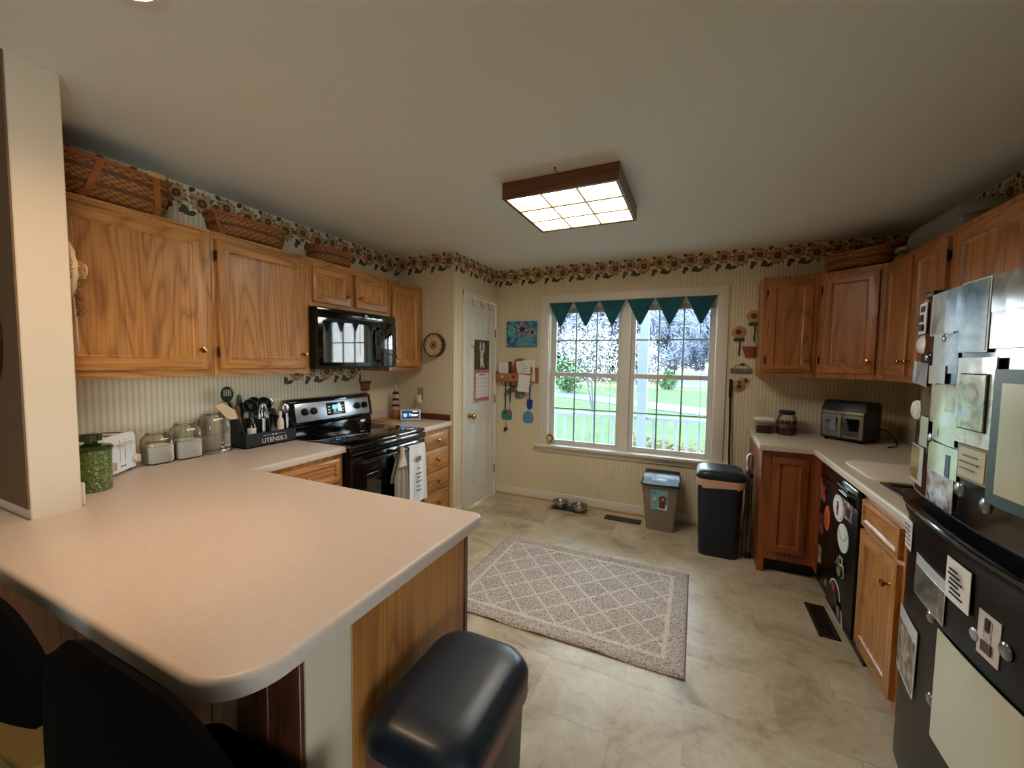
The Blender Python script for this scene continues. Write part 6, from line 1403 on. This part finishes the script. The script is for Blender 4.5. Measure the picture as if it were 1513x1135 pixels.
# trees
bark = P('bark_grey', S(84, 86, 94), .9); twigm = P('twig_grey', S(112, 122, 142), .9); bloss = P('dogwood_white', S(176, 178, 172), .9); pinem = P('pine_green', S(52, 78, 66), .9); shrubm = P('shrub_leaf', S(120, 104, 70), .9); everg = P('evergreen_leaf', S(56, 88, 52), .9)
def tree(name, label, cat, loc, h, spread, leafm, nl, lsz, seed, crown0=.3, group=None, nb=16, stems=1, round_=False):
    r_ = random.Random(seed); t = thing(name, label, cat, (0, 0, 0), group); tr = B(bark); pts = []
    for s_ in range(stems):
        bx, by = (r_.uniform(-.3, .3), r_.uniform(-.3, .3)) if stems > 1 else (0, 0)
        tr.tube([(bx * .2, by * .2, 0), (bx, by + r_.uniform(-.1, .1), h * .4), (bx * 2 + r_.uniform(-.2, .2), by * 2, h * .95)], [h * (.011 if leafm is bloss else .022), h * (.008 if leafm is bloss else .014), h * .003], 7)
        for i in range(nb):
            z = h * (crown0 + (.95 - crown0) * i / nb); a = r_.uniform(0, 6.28); L = spread * (r_.uniform(.5, 1) * (1.15 - z / h * .8) if not round_ else r_.uniform(.5, 1) * math.sin(PI * min(1, .25 + .75 * (z / h - crown0) / (1 - crown0))))
            e = (bx + L * math.cos(a), by + L * math.sin(a), z + L * (.45 if leafm is not pinem else -.05)); m_ = (bx + L * .5 * math.cos(a), by + L * .5 * math.sin(a), z + L * .12)
            tr.tube([(bx, by, z), m_, e], [h * .007, h * .004, h * .0012], 5)
            for q in range(nl // (nb * stems)):
                k = r_.uniform(.25, 1.1); pts.append((bx + L * k * math.cos(a) + r_.gauss(0, spread * .14), by + L * k * math.sin(a) + r_.gauss(0, spread * .14), z + L * .4 * k + r_.gauss(0, spread * .12)))
    tr.build('trunk', t)
    tb = bmesh.new()
    for p in pts:
        d = V((r_.gauss(0, 1), r_.gauss(0, 1), r_.gauss(0, 1))).normalized(); e = d.orthogonal().normalized(); s_ = lsz * r_.uniform(.5, 1.3); w_ = .12 if leafm is twigm else .6; p = V(p)
        if p.z < .05: continue
        tb.faces.new([tb.verts.new(p - d * s_), tb.verts.new(p + e * s_ * w_), tb.verts.new(p + d * s_), tb.verts.new(p - e * s_ * w_)])
    c = B(leafm); c.add(tb); c.build('twigs' if leafm is twigm else 'blossoms' if leafm is bloss else 'foliage', t, smooth=False)
    t.location = loc; return t
WG = 'bare grey trees in the wooded line beyond the road'; WL = 'tall bare grey tree in the hazy wooded line across the road'
w0 = [tree('bare_tree', WL, 'tree', (-14, 41, GZ), 8.6, 2.6, twigm, 2600, .5, 1, group=WG), tree('bare_tree', WL, 'tree', (-11.2, 43, GZ), 7.6, 2.4, twigm, 2600, .45, 2, .2, group=WG)]
r_ = random.Random(21); n = 0
for i in range(26):
    x = -18 + i * .95 + r_.uniform(-.4, .4); y = r_.uniform(39, 50); s_ = r_.uniform(.8, 1.12) * (1.08 if x < -7 else .84)
    dup(w0[i % 2], (x, y, GZ), rz=r_.uniform(0, 6), scale=s_)
for i in range(20):
    dup(w0[i % 2], (-27 + i * 1.6 + r_.uniform(-.5, .5), r_.uniform(56, 66), GZ), rz=r_.uniform(0, 6), scale=r_.uniform(1.15, 1.45))
PL = 'dark green pine among the bare trees across the road'; PG = 'green pines in the wooded line'
p0 = tree('pine_tree', PL, 'tree', (-12.6, 46, GZ), 6.0, 1.5, pinem, 1500, .34, 5, .15, PG, 22)
for x, y, s_ in ((-8.6, 49, .9), (-15.5, 47, 1.0)): dup(p0, (x, y, GZ), rz=x, scale=s_)
tree('dogwood_tree', 'white blossoming dogwood spreading across the left window sash', 'tree', (-3.0, 13.2, GZ), 3.1, 1.9, bloss, 2000, .042, 7, .42, None, 22, 2, True)
tree('dogwood_tree', 'smaller white blossoming tree behind the porch post', 'tree', (-1.75, 14.8, GZ), 2.9, 1.2, bloss, 1100, .04, 8, .4, None, 16, 2, True)
tree('evergreen_shrub', 'rounded green shrub at the left edge of the window view', 'shrub', (-7.2, 24, GZ), 2.2, 1.2, everg, 1500, .11, 9, .05, None, 18, 3, True)
tree('evergreen_shrub', 'small green shrub just right of the porch post far off', 'shrub', (-1.75, 31, GZ), 1.3, .7, everg, 900, .1, 10, .05, None, 16, 3, True)
for i, (x, lab) in enumerate(((-.62, 'brown-leaved bush beyond the railing at the porch post foot'), (-.22, 'brown-leaved bush beyond the railing, second from the porch post'), (.12, 'brown-leaved bush beyond the railing, farthest from the porch post'))):
    tree('porch_bush', lab, 'shrub', (x, 6.35, GZ), .86 - .06 * i, .34, shrubm, 1400, .028, 30 + i, .05, 'bushes beyond the porch railing', 16, 4, True)
t = thing('board_fence', 'weathered grey board fence along the trees at the right', 'fence', (.2, 34, GZ), None)
fb = B(P('fence_grey', S(116, 120, 134), .85, var=.12, vs=3))
for i in range(34): x = -1.5 + i * .13; fb.box(x, x + .115, 34, 34.03, GZ, GZ + 1.35 + .05 * math.sin(i * 2.1))
fb.build('fence_boards', t)
fr2 = B(bpy.data.materials['fence_grey']).box(-1.5, 2.9, 34.03, 34.08, GZ + .35, GZ + .45).box(-1.5, 2.9, 34.03, 34.08, GZ + 1.0, GZ + 1.1); fr2.build('fence_rail', t)

# ------------------------------------------------------------------ daylight
wd = bpy.data.worlds.new('sky'); sc.world = wd; wd.use_nodes = True; nt = wd.node_tree
bg = nt.nodes['Background']
g = nd(nt, 'ShaderNodeTexCoord'); sp = nd(nt, 'ShaderNodeSeparateXYZ', {0: g.outputs['Generated']})
nt.links.new(ramp(nt, sp.outputs[2], [(0, (.93, .97, 1, 1)), (.12, (.86, .95, 1, 1)), (.6, (.62, .82, 1, 1))]), bg.inputs['Color'])
bg.inputs['Strength'].default_value = 4.8
def portal(loc, rot, sx, sy):
    l = bpy.data.lights.new('window_portal', 'AREA'); l.shape = 'RECTANGLE'; l.size = sx; l.size_y = sy; l.cycles.is_portal = True
    o = bpy.data.objects.new('window_portal', l); COL.objects.link(o); o.location = loc; o.rotation_euler = rot
portal(((WX0 + WX1) / 2, YB + .16, (WZ0 + WZ1) / 2), (-PI / 2, 0, 0), WX1 - WX0, WZ1 - WZ0)
portal((XR + .13, -1.5, 1.2), (0, PI / 2, 0), 1.8, 2.0)  # portal of the added fill window

vs = sc.view_settings; vs.view_transform = 'Standard'; vs.look = 'None'; vs.exposure = 1.5; vs.gamma = 1.0; vs.use_curve_mapping = False
sc.display_settings.display_device = 'sRGB'
cy = sc.cycles
cy.max_bounces = 10; cy.diffuse_bounces = 8; cy.glossy_bounces = 4; cy.transmission_bounces = 8; cy.transparent_max_bounces = 16
cy.caustics_reflective = False; cy.caustics_refractive = False; cy.sample_clamp_indirect = 6.0
cy.use_denoising = True
